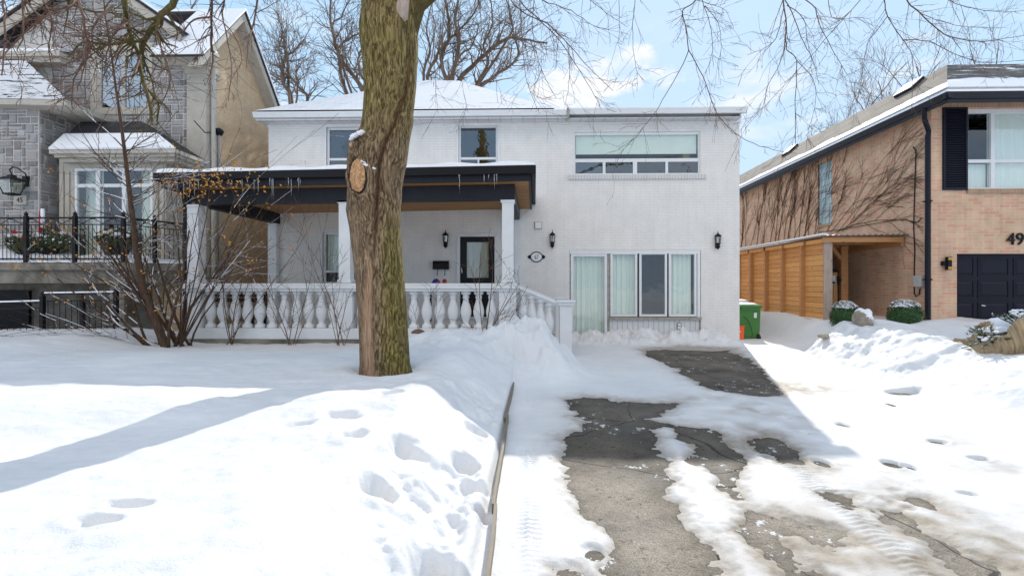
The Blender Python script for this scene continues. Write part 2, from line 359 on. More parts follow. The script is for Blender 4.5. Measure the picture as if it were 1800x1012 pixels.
def mk_glass(name, tint, minr=.04, bumpy=.004):
    t = NT(name); t.n.remove(t.b)
    fr = t.new("Fresnel"); fr.inputs[0].default_value = 1.5
    g = t.new("BsdfGlossy"); g.inputs['Roughness'].default_value = .015; g.inputs['Color'].default_value = (.92, .95, 1, 1)
    tr = t.new("BsdfTransparent"); tr.inputs[0].default_value = (*tint, 1)
    mx = t.new("MixShader"); gb = t.new("NewGeometry"); f = t.math('MULTIPLY', t.math('ADD', t.math('MULTIPLY', fr.outputs[0], 1.4), minr, True), t.math('SUBTRACT', 1.0, gb.outputs['Backfacing']))
    n = t.bump(t.noise(2.6, 3, .5), 1.0, bumpy); t.link(n, g.inputs['Normal'])
    t.link(f, mx.inputs[0]); t.link(tr.outputs[0], mx.inputs[1]); t.link(g.outputs[0], mx.inputs[2]); t.link(mx.outputs[0], t.out.inputs[0])
    return t.m
M['glass'] = mk_glass('window_glass', (.95, .98, .96), .05)
M['glassb'] = mk_glass('window_glass_reflective', (.40, .48, .54), .12)
M['glassm'] = mk_glass('window_glass_mirrored', (.5, .6, .66), .42)
M['lampglass'] = mk_glass('lantern_glass', (.75, .8, .75), .12)
def mk_block():
    t = NT("glass_block"); uv = t.swiz()
    b = t.new("TexBrick"); b.inputs['Scale'].default_value = 1; b.inputs['Brick Width'].default_value = .2; b.inputs['Row Height'].default_value = .2; b.offset = 0
    b.inputs['Mortar Size'].default_value = .012; b.inputs['Color1'].default_value = (.5, .68, .72, 1); b.inputs['Color2'].default_value = (.42, .6, .66, 1); b.inputs['Mortar'].default_value = (.34, .36, .36, 1)
    t.link(uv, b.inputs['Vector']); n = t.bump(t.noise(12, 3), .6, .02)
    return t.fin(b.outputs['Color'], .12, n)
M['block'] = mk_block()
def mk_ice():
    t = NT("ice"); t.b.inputs['Transmission Weight'].default_value = .8
    return t.fin((.85, .9, .95), .15)
M['ice'] = mk_ice()
M['candle'] = simple('frosted_bulb', (.75, .72, .65), .6)

# ------------------------------------------------------------------ mesh builder
ORG = {}
class MB:
    def __init__(s): s.v = []; s.f = []; s.c = []; s.smooth = False
    def quad(s, a, b, c, d, col=None):
        i = len(s.v); s.v += [tuple(a), tuple(b), tuple(c), tuple(d)]; s.f.append((i, i + 1, i + 2, i + 3))
        if col: s.c += [col] * 4
    def box(s, x0, x1, y0, y1, z0, z1, col=None):
        x0, x1 = sorted((x0, x1)); y0, y1 = sorted((y0, y1)); z0, z1 = sorted((z0, z1))
        i = len(s.v)
        s.v += [(x0, y0, z0), (x1, y0, z0), (x1, y1, z0), (x0, y1, z0), (x0, y0, z1), (x1, y0, z1), (x1, y1, z1), (x0, y1, z1)]
        s.f += [(i, i + 3, i + 2, i + 1), (i + 4, i + 5, i + 6, i + 7), (i, i + 1, i + 5, i + 4), (i + 1, i + 2, i + 6, i + 5), (i + 2, i + 3, i + 7, i + 6), (i + 3, i, i + 4, i + 7)]
        if col: s.c += [col] * 8
        return s
    def hexa(s, p):   # 8 points: bottom ring 0-3, top ring 4-7
        i = len(s.v); s.v += [tuple(q) for q in p]
        s.f += [(i, i + 3, i + 2, i + 1), (i + 4, i + 5, i + 6, i + 7), (i, i + 1, i + 5, i + 4), (i + 1, i + 2, i + 6, i + 5), (i + 2, i + 3, i + 7, i + 6), (i + 3, i, i + 4, i + 7)]
        return s
    def poly(s, pts, t):  # extrude polygon by vector t
        n = len(pts); i = len(s.v); t = Vector(t)
        s.v += [tuple(p) for p in pts] + [tuple(Vector(p) + t) for p in pts]
        s.f.append(tuple(range(i, i + n))); s.f.append(tuple(range(i + 2 * n - 1, i + n - 1, -1)))
        for k in range(n): s.f.append((i + k, i + (k + 1) % n, i + n + (k + 1) % n, i + n + k))
        return s
    def tube(s, pts, rad, n=6, cap=True):
        pts = [Vector(p) for p in pts]
        if isinstance(rad, (int, float)): rad = [rad] * len(pts)
        up = Vector((0, 0, 1)); i0 = len(s.v); prev = None
        for k, p in enumerate(pts):
            d = (pts[min(k + 1, len(pts) - 1)] - pts[max(k - 1, 0)])
            if d.length < 1e-9: d = Vector((0, 0, 1))
            d.normalize()
            if prev is None:
                a = d.cross(up if abs(d.z) < .9 else Vector((1, 0, 0))); a.normalize()
            else:
                a = prev - d * prev.dot(d)
                if a.length < 1e-6: a = d.orthogonal()
                a.normalize()
            prev = a; b = d.cross(a)
            for j in range(n):
                t = 2 * math.pi * j / n
                q = p + (a * math.cos(t) + b * math.sin(t)) * rad[k]; s.v.append((q.x, q.y, q.z))
        for k in range(len(pts) - 1):
            for j in range(n):
                a0 = i0 + k * n + j; a1 = i0 + k * n + (j + 1) % n
                s.f.append((a0, a1, a1 + n, a0 + n))
        if cap:
            s.f.append(tuple(range(i0 + n - 1, i0 - 1, -1))); e = i0 + (len(pts) - 1) * n; s.f.append(tuple(range(e, e + n)))
        return s
    def lathe(s, cx, cy, prof, n=16, sx=1, sy=1):
        i0 = len(s.v)
        for r, z in prof:
            for j in range(n):
                t = 2 * math.pi * (j + .5) / n; s.v.append((cx + r * sx * math.cos(t), cy + r * sy * math.sin(t), z))
        for k in range(len(prof) - 1):
            for j in range(n):
                a0 = i0 + k * n + j; a1 = i0 + k * n + (j + 1) % n; s.f.append((a0, a1, a1 + n, a0 + n))
        s.f.append(tuple(range(i0 + n - 1, i0 - 1, -1))); e = i0 + (len(prof) - 1) * n; s.f.append(tuple(range(e, e + n)))
        return s
    def ellip(s, c, r, n=14, m=9, jit=0.0, zc=None):
        i0 = len(s.v)
        for k in range(m + 1):
            ph = math.pi * k / m - math.pi / 2
            for j in range(n):
                t = 2 * math.pi * j / n; q = 1 + jit * (rnd() - .5)
                z = math.sin(ph) * q
                if zc is not None: z = max(z, zc)
                s.v.append((c[0] + r[0] * math.cos(ph) * math.cos(t) * q, c[1] + r[1] * math.cos(ph) * math.sin(t) * q, c[2] + r[2] * z))
        for k in range(m):
            for j in range(n):
                a0 = i0 + k * n + j; a1 = i0 + k * n + (j + 1) % n; s.f.append((a0, a1, a1 + n, a0 + n))
        return s
    def build(s, name, mat, parent=None, smooth=False, bevel=0.0):
        org = ORG.get(parent.name, Vector((0, 0, 0))) if parent else Vector((0, 0, 0))
        me = bpy.data.meshes.new(name)
        me.from_pydata([(v[0] - org.x, v[1] - org.y, v[2] - org.z) for v in s.v], [], s.f)
        me.materials.append(M[mat] if isinstance(mat, str) else mat)
        if s.c and len(s.c) == len(s.v):
            ca = me.color_attributes.new("col", 'FLOAT_COLOR', 'POINT')
            ca.data.foreach_set("color", np.array([(*c, 1.0) for c in s.c], dtype=np.float32).ravel())
        if smooth: me.polygons.foreach_set("use_smooth", [True] * len(me.polygons))
        me.update()
        o = bpy.data.objects.new(name, me); COL.objects.link(o)
        if parent: o.parent = parent
        ORG[o.name] = org
        if bevel:
            b = o.modifiers.new("bevel", 'BEVEL'); b.width = bevel; b.segments = 2; b.limit_method = 'ANGLE'
        return o

def thing(name, label, cat, loc=(0, 0, 0), group=None):
    o = bpy.data.objects.new(name, None); COL.objects.link(o); o.location = loc; o.empty_display_size = .2
    o['label'] = label; o['category'] = cat
    if group: o['group'] = group
    ORG[o.name] = Vector(loc); return o
def tag(o, label, cat, group=None):
    o['label'] = label; o['category'] = cat
    if group: o['group'] = group
    return o
def clone(o, delta, label=None):
    r = o.copy(); COL.objects.link(r); r.location = Vector(o.location) + Vector(delta); ORG[r.name] = ORG[o.name] + Vector(delta)
    if label: r['label'] = label
    def rec(a, b):
        for ch in list(a.children):
            if ch.name == b.name: continue
            c = ch.copy(); COL.objects.link(c); c.parent = b; rec(ch, c)
    rec(o, r); return r
def text_mesh(body, name, mat, parent, pos, h, extr=.004, rot=0, sx=1.0, off=0.0):
    cu = bpy.data.curves.new(name, 'FONT'); cu.body = body; cu.size = h * 1.38; cu.extrude = extr; cu.align_x = 'CENTER'; cu.offset = off; cu.resolution_u = 4
    to = bpy.data.objects.new(name + "_tmp", cu); COL.objects.link(to)
    bpy.context.view_layer.update()
    me = bpy.data.meshes.new_from_object(to.evaluated_get(bpy.context.evaluated_depsgraph_get()))
    bpy.data.objects.remove(to); bpy.data.curves.remove(cu)
    n = len(me.vertices); co = np.empty(n * 3); me.vertices.foreach_get('co', co); co = co.reshape(-1, 3)
    o3 = ORG[parent.name] if parent else Vector((0, 0, 0))
    new = np.column_stack([co[:, 0] * sx + pos[0] - o3.x, -co[:, 2] + pos[1] - o3.y, co[:, 1] + pos[2] - o3.z])
    me.vertices.foreach_set('co', new.ravel()); me.materials.clear(); me.materials.append(M[mat])
    me.name = name; o = bpy.data.objects.new(name, me); COL.objects.link(o); o.parent = parent; ORG[o.name] = o3; return o

# ------------------------------------------------------------------ ground
POLYS = {}
def gp(pts): return np.array([[PG(u, v, 0.02).x, PG(u, v, 0.02).y] for u, v in pts])
PATCH = [gp(p) for p in (
    [(1125, 613), (1200, 609), (1290, 613), (1335, 640), (1376, 694), (1320, 692), (1250, 682), (1210, 664), (1175, 640), (1140, 625)],
    [(988, 700), (1060, 694), (1100, 702), (1185, 706), (1183, 722), (1140, 732), (1190, 744), (1145, 752), (1165, 775), (1193, 818), (1184, 860), (1196, 898), (1226, 938), (1256, 972),
     (1282, 1012), (1320, 1100), (1080, 1100), (1072, 1000), (1062, 960), (1030, 900), (1012, 862), (1002, 815), (990, 762), (1022, 742), (1000, 720)],
    [(1186, 746), (1250, 752), (1290, 782), (1318, 812), (1296, 850), (1298, 874), (1338, 890), (1400, 904), (1478, 928), (1502, 955), (1450, 962), (1404, 938), (1382, 950), (1400, 985), (1450, 1015),
     (1500, 1080), (1400, 1080), (1372, 1012), (1340, 962), (1306, 912), (1278, 862), (1214, 806)],
    [(1532, 886), (1592, 888), (1640, 926), (1700, 962), (1800, 1002), (1850, 1050), (1720, 1050), (1690, 1008), (1622, 960), (1560, 915)],
    [(1320, 772), (1362, 764), (1400, 790), (1428, 815), (1372, 812)],
    [(1448, 858), (1500, 868), (1512, 884), (1462, 876)], [(1596, 868), (1622, 872), (1634, 888), (1604, 880)],
    [(985, 1000), (1010, 998), (1040, 1014), (1060, 1060), (990, 1060)])]
def sdf(poly, x, y):
    d = np.full(x.shape, 1e9); inside = np.zeros(x.shape, bool); n = len(poly)
    for i in range(n):
        a = poly[i]; b = poly[(i + 1) % n]; e = b - a; wx = x - a[0]; wy = y - a[1]
        t = np.clip((wx * e[0] + wy * e[1]) / (e @ e), 0, 1)
        d = np.minimum(d, (wx - e[0] * t) ** 2 + (wy - e[1] * t) ** 2)
        c = ((a[1] > y) != (b[1] > y)) & (x < (b[0] - a[0]) * (y - a[1]) / (b[1] - a[1] + 1e-12) + a[0]); inside ^= c
    return np.where(inside, -np.sqrt(d), np.sqrt(d))
PRINTS = [(665, 817, .5, .085, .095, .16), (765, 888, .45, .10, .12, .13), (790, 925, .4, .07, .07, .07), (581, 990, .5, .045, .05, .10), (499, 995, .5, .02, .03, .05),
          (225, 878, .48, .08, .04, .04), (165, 912, .48, .09, .045, .05), (712, 758, .47, .10, .13, .10), (622, 758, .48, .08, .10, .06), (838, 738, .3, .08, .10, .10),
          (818, 785, .28, .09, .10, .10), (832, 833, .2, .09, .09, .09), (848, 870, .18, .06, .06, .06), (600, 716, .52, .12, .10, .04), (520, 732, .52, .12, .09, .03),
          (1040, 968, .02, .06, .06, .02), (1448, 812, .02, .06, .08, .03), (1568, 808, .05, .06, .08, .035), (1600, 812, .06, .05, .06, .03), (1480, 745, .02, .07, .09, .03), (1590, 655, .3, .20, .12, .10), (1700, 860, .05, .05, .05, .03), (1380, 735, .02, .06, .05, .02), (1420, 760, .02, .06, .05, .02), (1650, 770, .05, .07, .05, .03), (1720, 800, .05, .07, .05, .03),
          (820, 940, .3, .05, .06, .06), (690, 690, .5, .1, .06, .04)]
PRX = [(PG(u, v, z), rx, ry, dp) for u, v, z, rx, ry, dp in PRINTS]
def worley(x, y, f, seed=0):
    X = x * f; Y = y * f; ix = np.floor(X); iy = np.floor(Y); best = np.full(X.shape, 9.0)
    for a in (-1, 0, 1):
        for b in (-1, 0, 1):
            cx = ix + a; cy = iy + b; px = cx + _hash(cx, cy, seed); py = cy + _hash(cx, cy, seed + 7)
            best = np.minimum(best, (px - X) ** 2 + (py - Y) ** 2)
    return np.sqrt(best)
def ground(x, y, fine=True):
    x = np.asarray(x, float); y = np.asarray(y, float)
    big = fbm(x, y, .35, 3, 5)
    # lawn on the left
    e = ss(-.30, -1.25, x) ** .8
    lawn = .10 + .38 * e + .07 * big * ss(-.4, -2, x)
    lawn = lawn - .15 * ss(6.2, 9.2, y) * ss(-1.5, -2.5, x) * ss(-8.5, -6.8, x) + .10 * ss(-6.5, -8.5, x)
    lawn = lawn + .10 * np.exp(-((y - 4.3 - .12 * x) / .55) ** 2) * ss(-2.0, -3.4, x) - .05 * np.exp(-((y - 3.4 - .1 * x) / .5) ** 2) * ss(-1.8, -3, x)
    # driveway skin of snow
    drv = .022 + .02 * fbm(x, y, 1.3, 4, 11) + .012 * fbm(x, y, 5, 3, 12)
    sdm = np.full(x.shape, 9.0)
    if fine:
        m = (x > -1) & (x < 7) & (y > 1) & (y < 12)
        xs = x[m]; ys = y[m]; q = np.full(xs.shape, 9.0)
        for p in PATCH: q = np.minimum(q, sdf(p, xs, ys))
        q = q + .14 * fbm(xs, ys, 3.2, 4, 31, .62) + .05 * fbm(xs, ys, 14, 3, 37, .6)
        sdm[m] = q
        drv = np.where(sdm < .35, np.minimum(drv, np.clip(sdm * .22, -.03, 1)), drv)
        # tyre tread beside the edging
        tx = (x + .03 + .012 * (y - 2))
        tr = np.exp(-(tx / .085) ** 4) * ss(7.2, 5.0, y) * np.clip(.55 + 1.6 * fbm(x, y, 1.7, 3, 19), .05, 1)
        drv = drv + tr * (-.014 + .011 * np.sin(2 * math.pi * (y + .35 * np.abs(tx)) / .05) + .008 * (np.abs(tx) < .012))
        tx2 = x - 2.05 - .10 * (y - 3); tr2 = np.exp(-(tx2 / .10) ** 4) * ss(6.5, 4.5, y)
        drv = drv + tr2 * (-.008 + .005 * np.sin(2 * math.pi * (y + .35 * np.abs(tx2)) / .05))
        for k, c0 in enumerate((4.35, 4.95)):
            t3 = x - c0 - .1 * (y - 5); drv = drv - .02 * np.exp(-(t3 / .09) ** 2) * ss(7.5, 6, y)
    # snow pushed against the house front
    drv = drv + (.16 + .30 * fbm(x, y, 2.6, 5, 41, .6)) * ss(11.25, 12.1, y) * ss(5.4, 4.6, x)
    drv = drv + .03 * ss(9.6, 11.2, y)
    edge = 4.75 + 1.7 * ss(9.3, 11.3, y) + .35 * vnoise(x * 0 + 3, y * .6, 3) - .35 * ss(6, 4, y) * -1.6
    b = ss(0, 1, (x - edge) / (1.7 - 1.05 * ss(9.2, 10.8, y)))
    chunk = 1 - worley(x + .12 * fbm(x, y, 6, 2, 15), y + .12 * fbm(x, y, 6, 2, 16), 3.1, 9)
    rough = np.clip(b * 3, 0, 1) * (1 - ss(6.4, 7.6, x)) * (.30 + .70 * ss(6.2, 8.2, y)) * (1 - ss(10.6, 11.4, y))
    bank = .55 * b + .14 * b * fbm(x, y, .8, 3, 21) + rough * (.14 * fbm(x, y, 1.9, 5, 22, .62) + .06 * chunk * (fbm(x, y, 1.3, 2, 23) > -.05) + .02 * (1 - worley(x, y, 9, 4)))
    bank = bank + .10 * ss(8, 10.5, y) * ss(6.3, 7.6, x)
    bp_ = P(1545, 560, 10.1); bank = bank + .17 * np.exp(-(((x - bp_.x) / .42) ** 2 + ((y - 10.1) / .5) ** 2))
    right = drv + bank
    side = ss(-.30, -.36, x)
    h = right * (1 - side) + lawn * side
    # the thrown-up pile by the steps
    def g(cx, cy, rx, ry, a): return a * np.exp(-(((x - cx) / rx) ** 2 + ((y - cy) / ry) ** 2))
    lump = fbm(x, y, 2.2, 4, 51)
    pile = g(-.25, 8.15, .72, .75, .79) + g(-1.55, 7.5, 1.0, .8, .34) + g(.25, 7.8, .42, .55, .24)
    pile = pile * (1 + .6 * lump + .16 * (.6 - worley(x + .1 * lump, y + .1 * fbm(x, y, 5, 2, 53), 3.4, 5)) + .07 * (.5 - worley(x, y, 9, 6)))
    h = np.maximum(h, 0) * (1 - np.clip(pile * 1.4, 0, 1)) * (pile > .01) + h * (pile <= .01) + pile * 1.0 + np.maximum(h, 0) * np.clip(pile * 1.4, 0, 1) * .45
    tp = P(680, 500, 5.75); td = np.hypot(x - tp.x, y - tp.y); h = h - .10 * np.exp(-((td - .30) / .13) ** 2) * (1 + .8 * vnoise(x * 6, y * 6, 8))
    h = h + .075 * fbm(x, y, 1.7, 4, 61) * ss(-.36, -.5, x) * ss(-2.8, -1.2, x)
    h = h + (.014 * fbm(x, y, 5, 4, 62, .6) + .02 * fbm(x * .6, y * 1.6, 1.6, 3, 66)) * ss(-.2, -.5, x)
    cr_ = ss(-.34, -.45, x) * ss(-1.25, -.6, x) * ss(1.6, 2.4, y) * ss(6.2, 5.0, y) * np.clip(.3 + 2.5 * fbm(x, y, 1.6, 2, 64), 0, 1)
    h = h + cr_ * (.075 * fbm(x, y, 5.5, 4, 65, .6) - .05 * worley(x, y, 6.5, 11))
    if fine:
        for p, rx, ry, dp in PRX:
            dx = (x - p.x) / rx; dy = (y - p.y) / ry; r2 = dx * dx + dy * dy + .9 * fbm(x, y, 8, 3, 71)
            m = r2 < 9
            h = np.where(m, h - dp * 1.35 * np.exp(-np.maximum(r2, 0) ** 2.4 * .8) * (1 + .35 * fbm(x, y, 16, 3, 72)) + dp * .18 * np.exp(-(np.sqrt(np.maximum(r2, 0)) - 1.55) ** 2 * 5), h)
    # cleared hollow in front of the neighbour's lower level
    hol = ss(9.75, 10.1, y) * ss(-7.75, -8.1, x); h = h * (1 - hol) - .75 * hol
    return h, sdm
def gz(x, y): return float(ground(np.array([x]), np.array([y]), False)[0][0])

def axis(segs):
    out = []
    for a, b, st in segs: out += list(np.arange(a, b - 1e-9, st))
    out.append(segs[-1][1]); return np.array(out)
gx = axis([(-90, -20, 5), (-20, -10, .25), (-10, -4, .06), (-4, -2.2, .03), (-2.2, 4.2, .017), (4.2, 8.2, .035), (8.2, 14, .12), (14, 20, 1), (20, 90, 5)])
gy = axis([(-60, -6, 6), (-6, 1.2, .2), (1.2, 4.2, .011), (4.2, 6, .018), (6, 9, .03), (9, 13, .05), (13, 20, .5), (20, 140, 8)])
GX, GY = np.meshgrid(gx, gy); GZ, SD = ground(GX.ravel(), GY.ravel())
ny, nx = GX.shape
dirt = np.exp(-np.maximum(SD, 0) / .11) * .75
tan = np.zeros_like(dirt)
for (u, v, rx, ry, a) in ((1405, 680, .9, .5, .75), (1500, 830, .5, .35, .5), (1420, 960, .35, .3, .85), (1560, 985, .5, .4, .6), (1480, 900, .5, .3, .5), (1700, 940, .5, .35, .5), (1240, 870, .1, .25, .6), (1340, 720, .5, .5, .45), (1100, 860, .3, .3, .3), (1790, 820, .6, .2, .7), (1640, 770, .4, .3, .3), (1330, 760, .5, .5, .5), (1640, 900, .9, .35, .45), (1760, 960, .7, .4, .6), (1500, 760, .9, .4, .3), (1240, 700, .6, .4, .35)):
    p = PG(u, v, .02); tan = np.maximum(tan, a * np.exp(-(((GX.ravel() - p.x) / rx) ** 2 + ((GY.ravel() - p.y) / ry) ** 2)))
dirt = np.clip(dirt + tan * (.75 + 1.5 * fbm(GX.ravel(), GY.ravel(), 4, 3, 81)), 0, .9) * ss(-.36, -.28, GX.ravel()) * (GZ < .2)
def grid_mesh(name, X, Y, Z, mat):
    ny, nx = X.shape; me = bpy.data.meshes.new(name); co = np.column_stack([X.ravel(), Y.ravel(), Z.ravel()])
    idx = np.arange(nx * ny).reshape(ny, nx)
    f = np.stack([idx[:-1, :-1], idx[:-1, 1:], idx[1:, 1:], idx[1:, :-1]], -1).reshape(-1, 4)
    me.vertices.add(nx * ny); me.vertices.foreach_set('co', co.ravel())
    me.loops.add(f.size); me.loops.foreach_set('vertex_index', f.ravel().astype(np.int32))
    me.polygons.add(len(f)); me.polygons.foreach_set('loop_start', np.arange(0, f.size, 4, dtype=np.int32)); me.polygons.foreach_set('loop_total', np.full(len(f), 4, dtype=np.int32))
    me.polygons.foreach_set('use_smooth', np.ones(len(f), bool)); me.update(calc_edges=True); me.validate()
    me.materials.append(M[mat]); o = bpy.data.objects.new(name, me); COL.objects.link(o); return o
snow = grid_mesh("snow_ground", GX, GY, GZ.reshape(ny, nx), 'snow'); snow['kind'] = 'structure'
at = snow.data.attributes.new("dirt", 'FLOAT', 'POINT'); at.data.foreach_set('value', dirt.astype(np.float32))
ax = np.linspace(-.24, 7.5, 200); ay = np.linspace(-1.5, 12.5, 360); AX, AY = np.meshgrid(ax, ay)
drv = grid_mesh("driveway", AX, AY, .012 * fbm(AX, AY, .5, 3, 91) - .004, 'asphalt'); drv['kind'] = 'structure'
_sd = ground(AX.ravel(), AY.ravel())[1]; at = drv.data.attributes.new("edge", 'FLOAT', 'POINT'); at.data.foreach_set('value', np.clip(np.exp(_sd / .07) * 1.1, 0, 1).astype(np.float32))

# timber edging between lawn and driveway: two boards end to end
def edging(pts, label):
    mb = MB(); pr = []
    for u, v in pts:
        p = PG(u, v, .092); pr.append((p.x, p.y))
    rows = []
    for k in range(25):
        t = k / 24; x = pr[0][0] + (pr[1][0] - pr[0][0]) * t + .002 * math.sin(9 * t + pr[0][0] * 30); y = pr[0][1] + (pr[1][1] - pr[0][1]) * t
        z = .092 + .003 * math.sin(7 * t + 1); rows.append([(x - .010, y, -.05), (x + .010, y, -.05), (x + .010, y, z), (x - .010, y, z + .003)])
    i = 0
    for r in rows: mb.v += r
    for k in range(24):
        for j in range(4): mb.f.append((k * 4 + j, k * 4 + (j + 1) % 4, (k + 1) * 4 + (j + 1) % 4, (k + 1) * 4 + j))
    mb.f.append((3, 2, 1, 0)); mb.f.append((96, 97, 98, 99))
    return tag(mb.build("edging_board", 'curb'), label, "edging board", "boards edging the driveway")
edging([(872, 884), (850, 1080)], "weathered timber edging board nearest the camera, between lawn snow and driveway")
edging([(893, 728), (867, 886)], "middle length of weathered timber edging between the lawn snow and driveway")
edging([(907, 655), (888, 734)], "far short length of timber edging ending at the snow pile")

# ------------------------------------------------------------------ walls with openings
def wall_y(mb, D, x0, x1, z0, z1, holes, depth=.12, back=True):
    xs = sorted({x0, x1, *[h[0] for h in holes], *[h[1] for h in holes]}); zs = sorted({z0, z1, *[h[2] for h in holes], *[h[3] for h in holes]})
    xs = [x for x in xs if x0 <= x <= x1]; zs = [z for z in zs if z0 <= z <= z1]
    for i in range(len(xs) - 1):
        for j in range(len(zs) - 1):
            cx = (xs[i] + xs[i + 1]) / 2; cz = (zs[j] + zs[j + 1]) / 2
            if any(h[0] < cx < h[1] and h[2] < cz < h[3] for h in holes): continue
            mb.quad((xs[i], D, zs[j]), (xs[i + 1], D, zs[j]), (xs[i + 1], D, zs[j + 1]), (xs[i], D, zs[j + 1]))
    for a, b, c, d in holes:
        e = D + depth
        mb.quad((a, D, c), (a, D, d), (a, e, d), (a, e, c)); mb.quad((b, D, d), (b, D, c), (b, e, c), (b, e, d))
        mb.quad((a, D, d), (b, D, d), (b, e, d), (a, e, d)); mb.quad((a, D, c), (a, e, c), (b, e, c), (b, D, c))
def frame_y(mb, D0, D1, x0, x1, z0, z1, w, wt=None, wb=None):
    wt = w if wt is None else wt; wb = w if wb is None else wb
    mb.box(x0, x0 + w, D0, D1, z0, z1); mb.box(x1 - w, x1, D0, D1, z0, z1)
    mb.box(x0 + w, x1 - w, D0 + .001, D1, z1 - wt, z1); mb.box(x0 + w, x1 - w, D0 + .001, D1, z0, z0 + wb)
def pane_y(D, x0, x1, z0, z1, parent, mat='glass', name='pane'):
    mb = MB(); mb.box(x0, x1, D, D + .006, z0, z1); return mb.build(name, mat, parent)
def curtain_y(D, x0, x1, z0, z1, parent, mat='curtain', n=0, amp=.018, name='curtain'):
    mb = MB(); n = n or max(8, int((x1 - x0) / .02)); w = (x1 - x0) / n; ph = rnd() * 6
    def yy(k): return D + amp * (math.sin(k * w * 42 + ph) + .5 * math.sin(k * w * 97 + ph * 2))
    for k in range(n):
        a = x0 + k * w; b = a + w
        mb.quad((a, yy(k), z0), (b, yy(k + 1), z0), (b, yy(k + 1), z1), (a, yy(k), z1))
    return mb.build(name, mat, parent, smooth=True)

# ================================================================== the white house
DW = 12.58
wx0, wx1 = X_(472, DW), X_(1300, DW)
zt = Z_(197, DW)
wh = thing("brick_house", "white painted two storey brick house with hip roof and black trimmed porch", "house", (0, DW, 0))
HUL = (X_(574, DW), X_(650, DW), Z_(298, DW), Z_(221, DW))
HUM = (X_(806, DW), X_(875, DW), Z_(298, DW), Z_(219, DW))
HUR = (X_(1009, DW), X_(1231, DW), Z_(307, DW), Z_(233, DW))
HLR = (X_(1001, DW), X_(1232, DW), .05, Z_(440, DW))
HDO = (X_(803, DW), X_(875, DW), .62, Z_(410, DW))
HPW = (X_(563, DW), X_(640, DW), Z_(500, DW), Z_(403, DW))
mb = MB(); wall_y(mb, DW, wx0, wx1, -.2, zt, [HUL, HUM, HUR, HLR, HDO, HPW])
BK = DW + 9
mb.quad((wx0, BK, -.2), (wx0, DW, -.2), (wx0, DW, zt), (wx0, BK, zt)); mb.quad((wx1, DW, -.2), (wx1, BK, -.2), (wx1, BK, zt), (wx1, DW, zt)); mb.quad((wx1, BK, -.2), (wx0, BK, -.2), (wx0, BK, zt), (wx1, BK, zt))
wall = mb.build("wall", 'wbrick', wh)
mb = MB(); mb.box(wx0 + .1, wx1 - .1, DW + 2.2, DW + 2.25, 0, zt - .1); mb.box(wx0 + .1, wx1 - .1, DW + .15, DW + 2.2, 3.1, 3.2)
mb.box(wx0 + .1, wx1 - .1, DW + .15, DW + 2.2, zt - .15, zt - .1); mb.build("interior_wall", 'interior', wh)
# roofs
De = DW - .42
ez = Z_(190, De); lx = X_(447, De); rx_ = X_(1000, De)
ra = P(752, 141, 16.6); rb = P(806, 142, 16.6)
mb = MB(); eb = BK + .4
c0 = (lx, De, ez); c1 = (rx_, De, ez); c2 = (rx_ + .0, eb, ez); c3 = (lx, eb, ez); ra = tuple(ra); rb = tuple(rb)
hr = P(975, 190, De); c1 = tuple(hr)
rbk = (rb[0], 17.6, rb[2]); rak = (ra[0], 17.6, ra[2])
mb.v += [c0, c1, (c1[0], eb, ez), c3, ra, rb, rbk, rak]
mb.f += [(0, 1, 5, 4), (1, 2, 6, 5), (2, 3, 7, 6), (3, 0, 4, 7), (4, 5, 6, 7)]
M['roofsnow'] = mk_shingle('snowed_shingles', (.62, .63, .66), (.74, .75, .78), .62)
mb.build("hip_roof", 'roofsnow', wh)
mb = MB(); fx1 = X_(1306, De); mb.box(rx_ - .35, fx1, De + .08, BK + .3, ez - .06, ez - .012)
mb.build("flat_roof", 'shingledark', wh)
mb = MB()
for k in range(26):
    a = rx_ + (fx1 - rx_) * k / 26; b = a + (fx1 - rx_) / 26; mb.ellip(((a + b) / 2, De + .35, ez - .01), ((b - a) * .7, .3, .018 + .012 * rnd()), 10, 5)
mb.build("roof_snow", 'snowcap', wh, True)
# gutters with a rounded face, soffit, frieze
def gutter(mb, x0, x1, D, zt_, h=.13, d=.12):
    prof = [(D, zt_), (D - .005, zt_ - .02), (D + .02, zt_ - h * .5), (D + .05, zt_ - h), (D + d, zt_ - h), (D + d, zt_)]
    mb.poly([(x0, p[0], p[1]) for p in prof], (x1 - x0, 0, 0))
mb = MB(); gutter(mb, X_(444, De), X_(996, De), De - .02, Z_(193, De)); gutter(mb, X_(1001, De), X_(1314, De), De - .02, Z_(191, De), .14); mb.build("gutter", 'vinyl', wh)
mb = MB(); mb.box(lx + .02, rx_, De + .03, DW + .01, Z_(207, De) , Z_(207, De) + .02); mb.box(lx, rx_ - .02, De + .10, De + .12, Z_(207, De), Z_(190, De))
mb.box(rx_ + .0, fx1, De + .10, DW + .01, Z_(207, De) - .001, Z_(207, De) + .02); mb.build("soffit", 'soffit', wh)
mb = MB(); mb.box(wx0 - .01, wx1 + .02, DW - .035, DW - .001, Z_(221, DW) + .01, Z_(211, DW) + .09); mb.box(wx0 - .02, wx1 + .03, DW - .06, DW - .036, Z_(213, DW) + .02, Z_(208, DW) + .09); mb.build("frieze_board", 'white', wh)
mb = MB(); mb.box(fx1 - .02, fx1 + .01, De + .1, BK + .3, ez - .24, ez - .01); mb.build("fascia", 'white', wh)
mb = MB(); mb.tube([(X_(998, De), De + .0, Z_(190, De)), (X_(999, De), De + .02, Z_(206, De)), (X_(996, De), De + .12, Z_(210, De))], .03, 8); mb.build("gutter_outlet", 'greytrim', wh)

